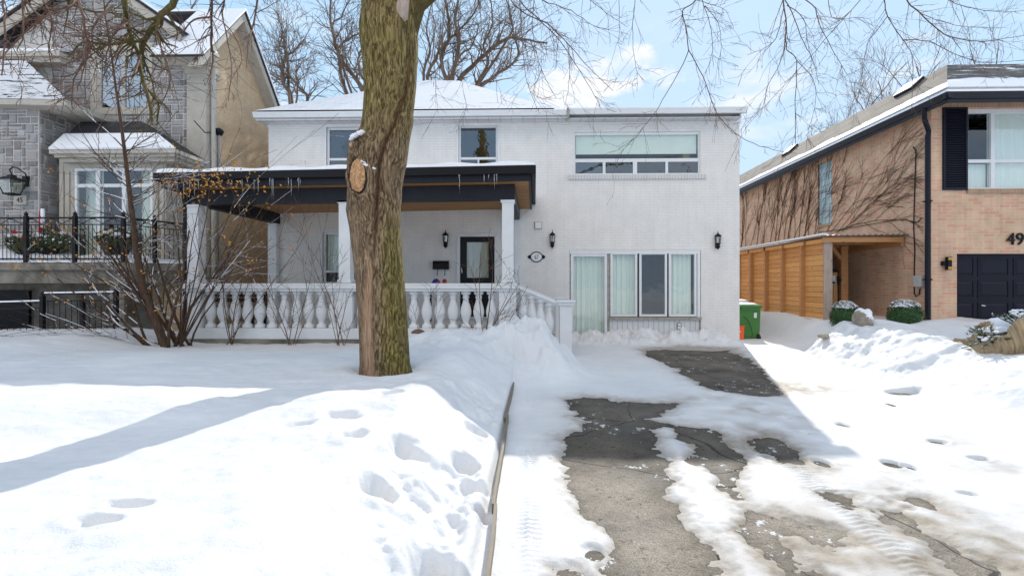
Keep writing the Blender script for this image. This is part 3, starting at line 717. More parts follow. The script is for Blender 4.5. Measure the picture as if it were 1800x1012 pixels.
def window(h, kind):
    x0, x1, z0, z1 = h; D = DW + .07
    f = MB(); frame_y(f, D - .03, D + .05, x0, x1, z0, z1, .055)
    if kind == 'upper':
        zm = Z_(277, DW); f.box(x0 + .055, x1 - .055, D - .02, D + .05, zm - .03, zm + .03)
        f.box((x0 + x1) / 2 - .02, (x0 + x1) / 2 + .02, D - .018, D + .05, z0 + .055, zm - .03)
        fr = f.build("window", 'vinyl', wh); pane_y(D + .02, x0 + .055, x1 - .055, zm + .03, z1 - .055, fr, 'glassb'); pane_y(D + .02, x0 + .055, x1 - .055, z0 + .055, zm - .03, fr, 'glassb')
    return
window(HUL, 'upper'); window(HUM, 'upper')
# outer trims round the small upper windows
mb = MB(); frame_y(mb, DW - .02, DW + .03, HUL[0] - .05, HUL[1] + .05, HUL[2], HUL[3] + .06, .05, .06, .01); mb.build("window_trim", 'white', wh)
mb = MB(); frame_y(mb, DW - .02, DW + .03, HUM[0] - .05, HUM[1] + .05, HUM[2], HUM[3] + .06, .05, .06, .01); mb.build("window_trim", 'white', wh)
# wide window
x0, x1, z0, z1 = HUR; D = DW + .07; zm0, zm1 = Z_(285, DW), Z_(279, DW)
f = MB(); frame_y(f, D - .03, D + .05, x0, x1, z0, z1, .04, .07, .03); f.box(x0 + .04, x1 - .04, D - .02, D + .05, zm0, zm1)
ms = [X_(u, DW) for u in (1062.5, 1117, 1173)]
for i, m_ in enumerate(ms): f.box(m_ - (.055 if i == 1 else .035), m_ + (.055 if i == 1 else .035), D - .018, D + .05, z0 + .03, zm0)
fr = f.build("wide_window", 'vinyl', wh); pane_y(D + .02, x0 + .04, x1 - .04, zm1, z1 - .07, fr)
ed = [x0 + .04] + ms + [x1 - .04]
for i in range(4): pane_y(D + .02, ed[i] + (.05 if i == 2 else .035 if i else 0), ed[i + 1] - (.05 if i == 1 else .035 if i < 3 else 0), z0 + .03, zm0, fr, 'glassb')
mb = MB(); zb = Z_(268, DW); mb.box(x0 + .06, x1 - .06, D + .06, D + .065, zb, z1); mb.box(x0 + .06, x1 - .06, D + .055, D + .075, zb - .03, zb); mb.build("roller_blind", 'blinds', wh)
mb = MB(); mb.box(ed[0], ms[0], D + .06, D + .07, z0, zm0); mb.build("lower_blind", 'blinds', wh)
mb = MB(); mb.box(X_(1205, DW), X_(1216, DW), D + .12, D + .2, z0, zb); mb.build("window_curtain", M['shinglebrown'] if False else simple('olive_drape', (.20, .17, .035), .9), wh)
mb = MB(); mb.box(X_(999, DW), X_(1241, DW), DW - .045, DW - .001, Z_(316, DW), Z_(308.5, DW)); mb.build("window_sill", 'wsoldier', wh)
# lower right: patio door, three casements, siding
x0, x1, z0, z1 = HLR; D = DW + .05
f = MB(); frame_y(f, D - .02, D + .06, x0, x1, z0, z1, .03, .07, .02)
f.box(X_(1068, DW), X_(1072, DW), D - .025, D + .06, z0 + .02, z1 - .07); f.build("opening_frame", 'greytrim', wh)
mb = MB(); mb.box(x0 + .01, x1 - .01, D - .045, D - .021, z1 - .09, z1 - .005); mb.box(X_(1226, DW), X_(1231, DW), D - .045, D - .021, Z_(557, DW), z1 - .09); mb.build("opening_head_trim", 'vinyl', wh)
a0, a1 = X_(1003.5, DW), X_(1067.5, DW); zz1 = Z_(446, DW)
f = MB(); frame_y(f, D - .03, D + .03, a0, a1, .08, zz1, .07, .07, .10); dr = f.build("patio_door", 'vinyl', wh); pane_y(D, a0 + .07, a1 - .07, .18, zz1 - .07, dr)
curtain_y(D + .11, a0 + .03, a1 - .03, .1, zz1, wh)
for c0_, c1_ in ((1073, 1120.5), (1124, 1173), (1176, 1225)):
    a0, a1 = X_(c0_, DW), X_(c1_, DW); b0, b1 = Z_(556, DW), Z_(443.5, DW)
    f = MB(); frame_y(f, D - .04, D + .03, a0, a1, b0, b1, .06); w_ = f.build("casement_window", 'vinyl', wh, bevel=.004); pane_y(D - .005, a0 + .06, a1 - .06, b0 + .06, b1 - .06, w_, 'glass')
    if c0_ != 1124: curtain_y(D + .10, a0 + .03, a1 + (.03 if c0_ < 1100 else -.12), b0, b1, wh)
mb = MB(); mb.box(X_(1071.5, DW), X_(1232.5, DW), D - .09, D + .04, Z_(562, DW), Z_(557, DW)); mb.build("window_ledge", 'greytrim', wh)
mb = MB(); mb.box(X_(1072.2, DW), X_(1229, DW), D - .03, D + .04, .1, Z_(562.3, DW)); mb.build("board_siding", 'siding', wh)
mb = MB(); mb.box(X_(1229.3, DW), X_(1232, DW), D - .04, D + .02, .08, Z_(562, DW)); mb.box(X_(1072, DW), X_(1231, DW), D - .036, D - .031, .08, .16); mb.build("siding_trim", 'greytrim', wh)
# front door on the porch
x0, x1, z0, z1 = HDO; D = DW + .06
f = MB(); frame_y(f, DW - .03, D + .04, x0, x1, z0, z1, .085, .085, .02); f.build("door_frame", 'white', wh, bevel=.005)
f = MB(); gx0, gx1, gz0, gz1 = X_(820, DW), X_(858.5, DW), Z_(488, DW), Z_(425, DW)
a0, a1 = x0 + .085, x1 - .085
f.box(a0, gx0, D - .02, D + .03, z0 + .02, z1 - .085); f.box(gx1, a1, D - .02, D + .03, z0 + .02, z1 - .085); f.box(gx0, gx1, D - .019, D + .03, gz1, z1 - .085); f.box(gx0, gx1, D - .019, D + .03, z0 + .02, gz0)
dr = f.build("front_door", 'doordark', wh)
pane_y(D, gx0, gx1, gz0, gz1, dr); curtain_y(D + .03, gx0 - .01, gx1 + .01, gz0 - .01, gz1 + .01, dr, 'doorfilm', amp=.006, name='door_curtain')
mb = MB(); hx = X_(811.5, DW); mb.tube([(hx, D - .02, Z_(469, DW)), (hx, D - .07, Z_(471, DW)), (hx, D - .07, Z_(476, DW)), (hx, D - .02, Z_(479, DW))], .012, 8); mb.ellip((hx, D - .03, Z_(477, DW)), (.022, .015, .05)); mb.build("door_handle", 'steel', dr, True)
# porch window
x0, x1, z0, z1 = HPW; D = DW + .07
mb = MB(); frame_y(mb, DW - .025, DW + .03, x0 - .03, x1 + .03, z0 - .05, z1 + .04, .09, .1, .06); mb.build("porch_window_trim", M['cream'] if False else 'white', wh)
f = MB(); zm = Z_(477, DW); frame_y(f, D - .02, D + .04, x0 + .06, x1 - .06, z0 + .01, z1 - .06, .06); f.box(x0 + .12, x1 - .12, D - .015, D + .04, zm - .025, zm + .025); fr = f.build("porch_window", 'vinyl', wh)
pane_y(D + .02, x0 + .12, x1 - .12, z0 + .07, z1 - .12, fr); curtain_y(D + .12, x0 + .1, x1 - .1, zm, z1, wh)
# ================================================================== lantern, plaque and small things on the white house
def lantern(u, v, label):
    p = P(u, v, DW - .09); s = 1.0
    t = thing("wall_lantern", label, "wall lantern", (p.x, p.y, p.z), "black carriage lanterns on the white house")
    cx, cy, cz = p.x, p.y, p.z
    mb = MB(); mb.lathe(cx, cy, [(.004, cz + .275), (.006, cz + .22), (.02, cz + .2), (.012, cz + .19), (.035, cz + .175), (.075, cz + .145), (.088, cz + .115), (.08, cz + .105)], 6); mb.build("cap", 'black', t)
    mb = MB()
    for k in range(6):
        a = math.pi * 2 * (k + .5) / 6; mb.tube([(cx + .078 * math.cos(a), cy + .078 * math.sin(a), cz + .108), (cx + .06 * math.cos(a), cy + .06 * math.sin(a), cz - .075)], .006, 4)
    mb.lathe(cx, cy, [(.066, cz - .065), (.07, cz - .08), (.045, cz - .1), (.05, cz - .125), (.058, cz - .15), (.045, cz - .185), (.018, cz - .215), (.006, cz - .235)], 8); mb.build("frame", 'black', t)
    mb = MB(); mb.lathe(cx, cy, [(.058, cz - .065), (.072, cz + .1)], 6); mb.build("glass", 'lampglass', t)
    mb = MB(); mb.lathe(cx, cy, [(.018, cz - .05), (.022, cz + .02), (.012, cz + .06), (.004, cz + .08)], 8); mb.build("bulb", 'candle', t, True)
    mb = MB(); mb.box(cx - .04, cx + .04, DW - .02, DW - .002, cz - .19, cz - .05); mb.tube([(cx, DW - .01, cz - .14), (cx, cy, cz - .13)], .014, 6); mb.build("bracket", 'black', t)
lantern(783, 421, "black wall lantern on the porch between the mailbox and the front door")
lantern(971, 421, "black wall lantern above and right of the oval 67 plaque")
lantern(1262, 423, "black wall lantern at the right end of the white wall, right of the casement windows")
p = P(943, 451.5, DW - .02); pl = thing("house_number_plaque", "oval white enamel plaque reading 67 with black rim and side scrolls", "house number sign", tuple(p))
def oval(mb, cx, cz, rx, rz, y0, y1, n=28):
    mb.poly([(cx + rx * math.cos(2 * math.pi * k / n), y0, cz + rz * math.sin(2 * math.pi * k / n)) for k in range(n)], (0, y1 - y0, 0))
mb = MB(); oval(mb, p.x, p.z, .165, .138, DW - .018, DW - .004)
for sgn in (-1, 1): oval(mb, p.x + sgn * .175, p.z, .05, .048, DW - .016, DW - .003); oval(mb, p.x + sgn * .215, p.z, .018, .018, DW - .015, DW - .002)
mb.build("rim", 'black', pl, bevel=.003)
mb = MB(); oval(mb, p.x, p.z, .142, .115, DW - .022, DW - .0185); mb.build("face", 'vinyl', pl)
text_mesh("67", "digits", 'black', pl, (p.x, DW - .025, p.z - .062), .125, .002, sx=.62, off=-.001)
p = P(946, 396, DW - .03); t_ = thing("vent_cover", "small square white vent cover on the brick, left of the middle lantern", "vent cover", tuple(p))
mb = MB(); mb.box(p.x - .085, p.x + .085, DW - .06, DW - .002, p.z - .085, p.z + .085); mb.build("hood", 'vinyl', t_, bevel=.008)
mb = MB(); mb.box(p.x - .1, p.x + .1, DW - .025, DW - .001, p.z - .1, p.z + .1); mb.build("flange", 'greytrim', t_)
p = P(1194, 573, DW); t_ = thing("outdoor_outlet", "white weatherproof outlet box on the low board siding", "outlet", tuple(p))
mb = MB(); mb.box(p.x - .065, p.x + .065, DW - .01, DW + .018, p.z - .09, p.z + .09); mb.build("cover", 'greytrim', t_, bevel=.008)
mb = MB(); mb.box(p.x - .04, p.x + .04, DW - .025, DW - .011, p.z + .01, p.z + .07); mb.box(p.x - .04, p.x + .04, DW - .025, DW - .011, p.z - .07, p.z - .01); mb.build("socket_lid", 'white', t_, bevel=.006)
p = P(775, 466, DW - .06); t_ = thing("mailbox", "black wall mailbox with two paper hooks beside the front door", "mailbox", tuple(p))
mb = MB(); mb.poly([(p.x - .21, DW - .002, p.z - .11), (p.x - .21, DW - .11, p.z - .11), (p.x - .21, DW - .11, p.z + .05), (p.x - .21, DW - .07, p.z + .11), (p.x - .21, DW - .002, p.z + .12)], (.42, 0, 0)); mb.build("box", 'black', t_, bevel=.005)
for sx in (-.1, .1):
    mb = MB(); mb.tube([(p.x + sx, DW - .03, p.z - .11), (p.x + sx, DW - .03, p.z - .25), (p.x + sx, DW - .06, p.z - .27), (p.x + sx, DW - .09, p.z - .24)], .008, 6); mb.build("paper_hook", 'black', t_)

# ================================================================== porch
DF = 9.54                      # column line
po = thing("porch", "open porch of the white house with dark fascia, square white columns and a turned balustrade", "porch", (-3.5, DF, 0))
DRF = 9.12
def rz(v): return Z_(v, DRF)
pxl, pxr = X_(283, DRF), X_(933, DRF)
# roof slab, slightly lower at its left end
zl0, zl1, zr0, zr1 = rz(327), rz(303), rz(318), rz(293)
def slab(mb, xl, xr, y0, y1, zl_lo, zr_lo, zl_hi, zr_hi):
    mb.hexa([(xl, y0, zl_lo), (xr, y0, zr_lo), (xr, y1, zr_lo), (xl, y1, zl_lo), (xl, y0, zl_hi), (xr, y0, zr_hi), (xr, y1, zr_hi), (xl, y1, zl_hi)])
mb = MB(); slab(mb, pxl, pxr, DRF, DRF + .04, zl0, zr0, zl1, zr1); slab(mb, pxl, pxl + .04, DRF + .041, DW - .01, zl0, zl0, zl1, zl1); slab(mb, pxr - .04, pxr, DRF + .041, DW - .01, zr0, zr0, zr1, zr1)
slab(mb, pxl + .05, pxr - .05, DRF + .05, DW - .01, zl0 + .06, zr0 + .06, zl1 - .01, zr1 - .01); mb.build("porch_roof", 'dark', po)
mb = MB(); slab(mb, pxl - .09, pxr + .10, DRF - .10, DRF - .002, zl0 + .12, zr0 + .12, zl1 + .015, zr1 + .015); slab(mb, pxr + .002, pxr + .10, DRF, DW - .01, zr0 + .12, zr0 + .12, zr1 + .015, zr1 + .015)
slab(mb, pxl - .09, pxl - .002, DRF, DW - .01, zl0 + .12, zl0 + .12, zl1 + .015, zl1 + .015); mb.build("porch_gutter", 'black', po, bevel=.02)
mb = MB(); slab(mb, pxl + .042, pxr - .042, DRF + .042, DW - .012, zl0 + .01, zr0 + .01, zl0 + .04, zr0 + .04); mb.build("porch_ceiling", 'ceilwood', po)
sm = MB()
nn = 60
for i in range(nn):
    a = pxl - .05 + (pxr - pxl + .12) * i / nn; b = pxl - .05 + (pxr - pxl + .12) * (i + 1) / nn; fz = lambda q: (zl1 + (zr1 - zl1) * (q - pxl) / (pxr - pxl)) + .018
    ha = .075 + .02 * math.sin(i * .7); hb = .075 + .02 * math.sin((i + 1) * .7)
    sm.hexa([(a, DRF - .07, fz(a)), (b, DRF - .07, fz(b)), (b, DW - .015, fz(b)), (a, DW - .015, fz(a)), (a, DRF - .03, fz(a) + ha), (b, DRF - .03, fz(b) + hb), (b, DW - .015, fz(b) + hb + .05), (a, DW - .015, fz(a) + ha + .05)])
sm.build("roof_snow", 'snowcap', po)
# beams
bl, br = X_(330, DF - .1), X_(905, DF - .1); bz0, bz1 = Z_(352, DF), Z_(318, DF) + .02
mb = MB(); slab(mb, bl, br, DF - .12, DF + .10, Z_(358, DF), bz0, zl0 + .009, zr0 + .009); slab(mb, bl, bl + .2, DF + .101, DW - .01, Z_(358, DF), Z_(358, DF), zl0 + .008, zl0 + .008)
slab(mb, br - .2, br, DF + .101, DW - .01, bz0, bz0, zr0 + .008, zr0 + .008); mb.build("beam", 'dark', po, bevel=.006)
mb = MB()
for q in (.02, .34, .66, .985): x = bl + (br - bl) * q; mb.box(x - .05, x + .05, DF - .132, DF - .121, bz0 - .03 * (q < .5), bz1 - .06)
slab(mb, bl, br, DF - .135, DF - .121, Z_(358, DF) - .01, bz0 - .01, Z_(358, DF) + .03, bz0 + .03); mb.build("beam_trim", 'dark', po)
# deck and base wall
cols = [(333, 355), (599, 619), (883, 903)]
xl_, xr_ = X_(336, DF), X_(905, DF)
mb = MB(); mb.box(xl_, xr_, DF - .09, DW - .005, .0, .60); mb.build("deck", 'white', po)
mb = MB(); mb.box(xl_ - .02, xr_ + .01, DF - .13, DF + .12, Z_(596, DF), Z_(577, DF)); mb.build("base_wall", 'white', po, bevel=.01)
mb = MB(); mb.box(xl_ - .03, xr_ + .03, DF - .15, DF - .1, .0, Z_(597, DF)); mb.build("foundation", 'slabstone', po)
zr = Z_(500, DF) ; rb0 = Z_(512, DF)
for i, (a, b) in enumerate(cols):
    x0, x1 = X_(a, DF), X_(b, DF); mb = MB(); top = Z_(352, DF) if i else Z_(358, DF)
    mb.box(x0, x1, DF - .11, DF + .11, zr + .03, top - .004); mb.box(x0 - .025, x1 + .025, DF - .135, DF + .135, top - .06, top - .005); mb.box(x0 - .02, x1 + .02, DF - .13, DF + .13, zr + .031, zr + .1); mb.build("column", 'white', po, bevel=.006)
    mb = MB(); mb.box(x0 - .06, x1 + .05, DF - .125, DF + .12, Z_(577, DF) + .001, rb0 - .001); mb.build("pedestal", 'white', po, bevel=.006)
for u0, u1 in ((472, 487), (904, 916)):
    mb = MB(); mb.box(X_(u0, DW - .12), X_(u1, DW - .12), DW - .16, DW - .002, .6, Z_(384, DW - .1)); mb.build("wall_pilaster", 'white', po, bevel=.005)
mb = MB(); mb.box(xl_ - .05, xr_ + .03, DF - .16, DF + .15, rb0, rb0 + .05); mb.box(xl_ - .08, xr_ + .05, DF - .19, DF + .18, rb0 + .051, zr - .02); mb.box(xl_ - .06, xr_ + .04, DF - .17, DF + .16, zr - .02, zr + .025); mb.build("handrail", 'white', po, bevel=.01)
mb = MB(); mb.box(xl_ + .1, xl_ + .34, DF + .16, DW - .02, rb0, zr + .02); mb.build("side_handrail", 'white', po, bevel=.01)
zb0 = Z_(577, DF); hb = rb0 - zb0
BP = [(.098, 0), (.1, .03), (.1, .09), (.07, .11), (.056, .15), (.058, .19), (.088, .28), (.108, .38), (.112, .45), (.104, .54), (.082, .64), (.060, .74), (.054, .80), (.068, .83), (.068, .86), (.054, .875), (.06, .9), (.098, .93), (.098, 1.0)]
def baluster_mesh():
    mb = MB(); mb.lathe(0, 0, [(r, z * hb) for r, z in BP], 14)
    return mb
proto = None
def baluster(x, y, z, par=po, s=1.0):
    global proto
    if proto is None:
        mb = baluster_mesh(); me_o = mb.build("baluster", 'white', None, True); proto = me_o
        o = proto
    else:
        o = proto.copy(); COL.objects.link(o)
    o.parent = par; o.location = Vector((x, y, z)) - ORG[par.name]; o.scale = (1, 1, s); return o
bxs = [X_(u, DF) for u in [371 + 21.6 * k for k in range(11)]] + [X_(u, DF) for u in (637, 660, 682, 705, 728, 750.5, 773.5, 796.5, 819, 841.5, 864)]
for x in bxs: baluster(x, DF, zb0)
# stairs going down to the right with sloped rails
sx0, sx1 = xr_ + .02, X_(985, DF + .25)
mb = MB()
for k in range(3): mb.box(sx0 + .0 + k * .3, sx0 + (k + 1) * .3, DF + .35, DW - .9, 0, .6 - .16 * (k + 1) - .002 * k)
mb.build("stair", 'slabstone', po)
for yy_, nm in ((DF + .25, 0), (DW - .75, 1)):
    za, zb_ = zr + .01, Z_(531, DF + .25)
    mb = MB()
    for (w, lo, hi) in ((.10, -.12, -.075), (.135, -.074, 0)):
        mb.hexa([(sx0 - .02, yy_ - w, za + lo), (sx1, yy_ - w, zb_ + lo), (sx1, yy_ + w, zb_ + lo), (sx0 - .02, yy_ + w, za + lo), (sx0 - .02, yy_ - w, za + hi), (sx1, yy_ - w, zb_ + hi), (sx1, yy_ + w, zb_ + hi), (sx0 - .02, yy_ + w, za + hi)])
    mb.build("stair_handrail", 'white', po, bevel=.008)
    for k in range(4):
        q = (k + .7) / 4.4; x = sx0 + (sx1 - sx0 - .1) * q; zt2 = za + (zb_ - za) * (x - sx0) / (sx1 - sx0) - .115
        baluster(x, yy_, zt2 - hb, s=1.0)
    mb = MB(); hw = .125; mb.box(sx1 - .02, sx1 + 2 * hw - .02, yy_ - hw, yy_ + hw, 0, zb_ - .06); mb.box(sx1 - .06, sx1 + 2 * hw + .02, yy_ - hw - .04, yy_ + hw + .04, zb_ - .06, zb_ - .0); mb.box(sx1 - .09, sx1 + 2 * hw + .05, yy_ - hw - .07, yy_ + hw + .07, zb_, zb_ + .045); mb.build("newel_post", 'white', po, bevel=.008)
mb = MB(); x = X_(329, DF - .05); mb.tube([(x + .1, DRF + .02, zl0 + .15), (x + .05, DF - .2, Z_(345, DF)), (x, DF - .1, Z_(365, DF)), (x, DF - .1, Z_(600, DF))], .045, 8); mb.build("downspout", 'black', po)
for k in range(34):
    x = uni(pxl + .1, pxl + 2.9) if k < 28 else uni(-1.6, -.6); y = DRF + uni(-.1, -.06); zt_ = zl0 + (zr0 - zl0) * (x - pxl) / (pxr - pxl) + .13; l = uni(.06, .42)
    mb = MB(); mb.tube([(x, y, zt_), (x + .003, y, zt_ - l * .5), (x, y, zt_ - l)], [.011, .007, .001], 5); mb.build("icicle", 'ice', po, True)
# things on the porch
bx_, by_ = X_(400, DF + .8), DF + .75
t_ = thing("porch_bench", "low black slatted bench glimpsed between the leftmost balusters", "bench", (bx_, by_, .60))
for k in range(4):
    mb = MB(); mb.box(bx_ - .62, bx_ + .72, by_ - .2 + k * .13, by_ - .1 + k * .13, 1.0, 1.03); mb.build("seat_slat", 'black', t_)
for k in range(3):
    mb = MB(); mb.box(bx_ - .62, bx_ + .72, by_ + .33, by_ + .36, 1.1 + k * .12, 1.19 + k * .12); mb.build("back_slat", 'black', t_)
for sx in (-.6, .66):
    mb = MB(); mb.box(bx_ + sx, bx_ + sx + .06, by_ - .2, by_ - .14, .60, .998); mb.build("leg", 'black', t_)
    mb = MB(); mb.box(bx_ + sx, bx_ + sx + .06, by_ + .27, by_ + .328, .60, 1.43); mb.build("leg", 'black', t_)
p = P(768, 493, DW - 1.2); zf = p.z
fl = .60
t_ = thing("porch_jug", "blue and red jug standing behind the porch rail below the mailbox", "jug", (p.x, p.y, fl))
tb = MB(); tb.box(p.x - .35, p.x + .35, p.y - .2, p.y + .2, zr - .14, zr - .11)
for sx in (-.3, .3):
    for sy in (-.15, .15): tb.box(p.x + .1 + sx * .95 - .02, p.x + .1 + sx * .95 + .02, p.y + sy - .02, p.y + sy + .02, fl, zr - .141)
tt = thing("porch_table", "small dark table hidden behind the rail under the jug", "table", (p.x, p.y, fl)); tb.build("top_and_legs", 'black', tt)
bz = zr - .108
mb = MB(); mb.lathe(p.x - .02, p.y, [(.1, bz), (.105, bz + .16), (.07, bz + .22), (.03, bz + .25)], 12); mb.build("body", 'blue', t_, True)
mb = MB(); mb.box(p.x + .02, p.x + .095, p.y - .115, p.y - .08, bz, bz + .2); mb.build("label_patch", 'red', t_, bevel=.01)
p2 = P(781.5, 494, DW - 1.2); t_ = thing("red_lantern_bottle", "small red bottle behind the porch rail, right of the blue jug", "bottle", (p2.x, p2.y, bz))
mb = MB(); mb.lathe(p2.x, p2.y, [(.07, bz), (.075, bz + .1), (.05, bz + .17), (.055, bz + .2), (.03, bz + .24)], 12); mb.build("body", 'red', t_, True)
mb = MB(); mb.lathe(p2.x, p2.y, [(.09, bz), (.09, bz + .03)], 12); mb.build("base", 'black', t_)
g = P(735, 585, 8.7); zg = gz(g.x, g.y); t_ = thing("garden_light", "small dark mushroom shaped garden light standing in snow by the porch base", "garden light", (g.x, g.y, zg))
mb = MB(); mb.lathe(g.x, g.y, [(.13, g.z), (.12, g.z + .03), (.06, g.z + .065), (.01, g.z + .075)], 12); mb.build("shade", 'brownmetal', t_, True)
mb = MB(); mb.tube([(g.x, g.y, zg - .1), (g.x, g.y, g.z)], .02, 6); mb.build("stem", 'black', t_)

# ================================================================== neighbour on the right (49)
XW = 9.1; DC = PX(1637, 500, XW).y; XE = 22.0
hz = Z_(186, DC)
nb = thing("brick_house", "buff and red brick house numbered 49 with black garage door, right of the white house", "house", (XW, DC, 0))
GD = (X_(1682, DC), X_(1682, DC) + 4.9, .0, Z_(447, DC)); WD = (X_(1700, DC), X_(1700, DC) + 2.75, Z_(336, DC), Z_(198, DC))
mb = MB(); wall_y(mb, DC, XW, XE, -.2, hz, [GD, WD])
GB = (PX(1438.5, 300, XW).y, PX(1462, 300, XW).y); DB = 25.0
zg1 = PX(1462, 280, XW).z; zg0 = PX(1462, 391, XW).z
y1_, y0_ = max(GB), min(GB)
for (a, b, c, d) in ((DC, y0_, -.2, hz), (y1_, DB, -.2, hz), (y0_, y1_, -.2, zg0), (y0_, y1_, zg1, hz)):
    mb.quad((XW, b, c), (XW, a, c), (XW, a, d), (XW, b, d))
mb.quad((XE, DC, -.2), (XE, DB, -.2), (XE, DB, hz), (XE, DC, hz)); mb.quad((XE, DB, -.2), (XW, DB, -.2), (XW, DB, hz), (XE, DB, hz))
mb.build("wall", 'brick49', nb)
mb = MB(); mb.box(XW + .03, XW + .12, y0_, y1_, zg0, zg1); mb.build("glass_block_window", 'block', nb)
mb = MB(); mb.box(XW - .03, XW + .1, y0_ - .02, y1_ + .02, zg0 - .09, zg0 - .002); mb.build("block_window_sill", 'sold49', nb)
mb = MB(); mb.box(XW + .02, XE, DC - .004, DC - .001, WD[3] + .03, hz - .02); mb.build("soldier_course", 'sold49', nb)
mb = MB(); mb.box(WD[0] - .02, WD[1] + .02, DC - .04, DC + .02, WD[2] - .10, WD[2] - .002); mb.build("brick_sill", 'sold49', nb)
mb = MB(); mb.box(XW + .2, XE - .2, DC + 1.4, DC + 1.45, .1, hz - .1); mb.build("interior_wall", 'interior', nb)
XG, DG = 8.68, 10.16; ze = P(1647, 161, DG).z; rr = 1.75; zrt = P(1665, 114, DG + rr).z
rfx, rfy = P(1665, 114, DG + rr).x, DG + rr
XR = XE + .4; YB = DB + .4
mb = MB(); z0 = ze - .03
mb.v += [(XG, DG, z0), (XR, DG, z0), (XR, YB, z0), (XG, YB, z0), (rfx, rfy, zrt), (XR - 1.7, rfy, zrt), (XR - 1.7, YB - 1.7, zrt), (rfx, YB - 1.7, zrt)]
mb.f += [(0, 1, 5, 4), (1, 2, 6, 5), (2, 3, 7, 6), (4, 5, 6, 7)]; mb.build("roof", 'shingle', nb)
mb = MB(); mb.quad((XG, YB, z0), (XG, DG, z0), (rfx, rfy, zrt), (rfx, YB - 1.7, zrt)); mb.build("side_roof", 'shinglebrown', nb)
# snow lying on the lower roof
def snow_strip(pa, pb, ua, ub, w, th, n, nm, par, seed):
    """pa..pb along the eave, ua/ub = up-slope unit directions at the ends"""
    mb = MB(); pa = Vector(pa); pb = Vector(pb); rows = []
    for k in range(n + 1):
        t = k / n; p = pa.lerp(pb, t); u_ = Vector(ua).lerp(Vector(ub), t); ww = w * (1 + .3 * float(vnoise(np.array([t * 17 + seed]), np.array([1.5]))[0]) + .15 * float(vnoise(np.array([t * 80 + seed]), np.array([1.5]))[0]))
        rows.append([p + u_ * .0 + Vector((0, 0, .006)), p + Vector((0, 0, th * .8)), p + u_ * ww * .5 + Vector((0, 0, th)), p + u_ * ww * .9 + Vector((0, 0, th * .6)), p + u_ * ww + Vector((0, 0, .004))])
    for r in rows: mb.v += [tuple(q) for q in r]
    for k in range(n):
        for j in range(4): a = k * 5 + j; mb.f.append((a, a + 5, a + 6, a + 1))
    return mb.build(nm, 'snowcap', par, True)
upf = Vector((0, rr, zrt - z0)).normalized(); uph = Vector((rfx - XG, rr, zrt - z0)).normalized(); ups = Vector((rfx - XG, 0, zrt - z0)).normalized()
snow_strip((XG + .02, DG + .02, z0), (XR, DG + .02, z0), uph * (upf.z / uph.z), upf, 1.05, .05, 90, "front_roof_snow", nb, 3)
snow_strip((XG + .02, YB, z0), (XG + .02, DG + .02, z0), ups, uph * (ups.z / uph.z) * 1.6, .46, .05, 200, "side_roof_snow", nb, 9)
def skyl(y, w):
    mb = MB(); a = .72; c = Vector((XG, y, z0)) + ups * 1.7 + Vector((0, 0, .0)); nrm = ups.cross(Vector((0, 1, 0)))
    if nrm.z < 0: nrm = -nrm
    q = [c - ups * .22 - Vector((0, w, 0)), c + ups * .22 - Vector((0, w, 0)), c + ups * .22 + Vector((0, w, 0)), c - ups * .22 + Vector((0, w, 0))]
    mb.hexa([tuple(p) for p in q] + [tuple(p + nrm * .07) for p in q]); o = mb.build("skylight", 'dark', nb)
    mb = MB(); mb.hexa([tuple(p * .999 + nrm * .073 + c * .001) for p in q] + [tuple(p + nrm * .09) for p in q]); mb.build("skylight_snow", 'snowcap', o)
skyl(12.75, .3); skyl(18.6, .3)
mb = MB(); gutter(mb, XG, XR, DG, ze, .13, .12)
prof = [(XG, ze), (XG - .005, ze - .02), (XG + .02, ze - .065), (XG + .05, ze - .13), (XG + .12, ze - .13), (XG + .12, ze)]
mb.poly([(a, DG - .002, b) for a, b in prof], (0, YB - DG, 0)); mb.build("gutter", 'dark', nb)
mb = MB(); mb.box(XG + .07, XR, DG + .07, DG + .09, ze - .21, ze - .06); mb.box(XG + .07, XG + .09, DG + .091, YB, ze - .21, ze - .06); mb.build("fascia", 'dark', nb)
mb = MB(); mb.box(XG + .08, XR, DG + .095, DC + .01, hz - .0 + .002, hz + .02); mb.box(XG + .095, XW + .01, DC + .011, YB - .1, hz + .002, hz + .02); mb.build("soffit", 'soffit', nb)
mb = MB(); x0, z1 = XW - .05, ze - .13
mb.tube([(XG + .06, DC - .25, z1 + .02), (XG + .06, DC - .25, z1 - .1), (XG + .12, DC - .18, z1 - .2), (XW - .06, DC + .0, z1 - .42), (XW - .06, DC + .03, z1 - .55), (XW - .06, DC + .03, .4)], .05, 8); mb.build("downspout", 'navy', nb)
for zz in (1.6, 3.4):
    mb = MB(); mb.box(XW - .12, XW - .001, DC - .04, DC + .10, zz, zz + .03); mb.build("downspout_strap", 'navy', nb)
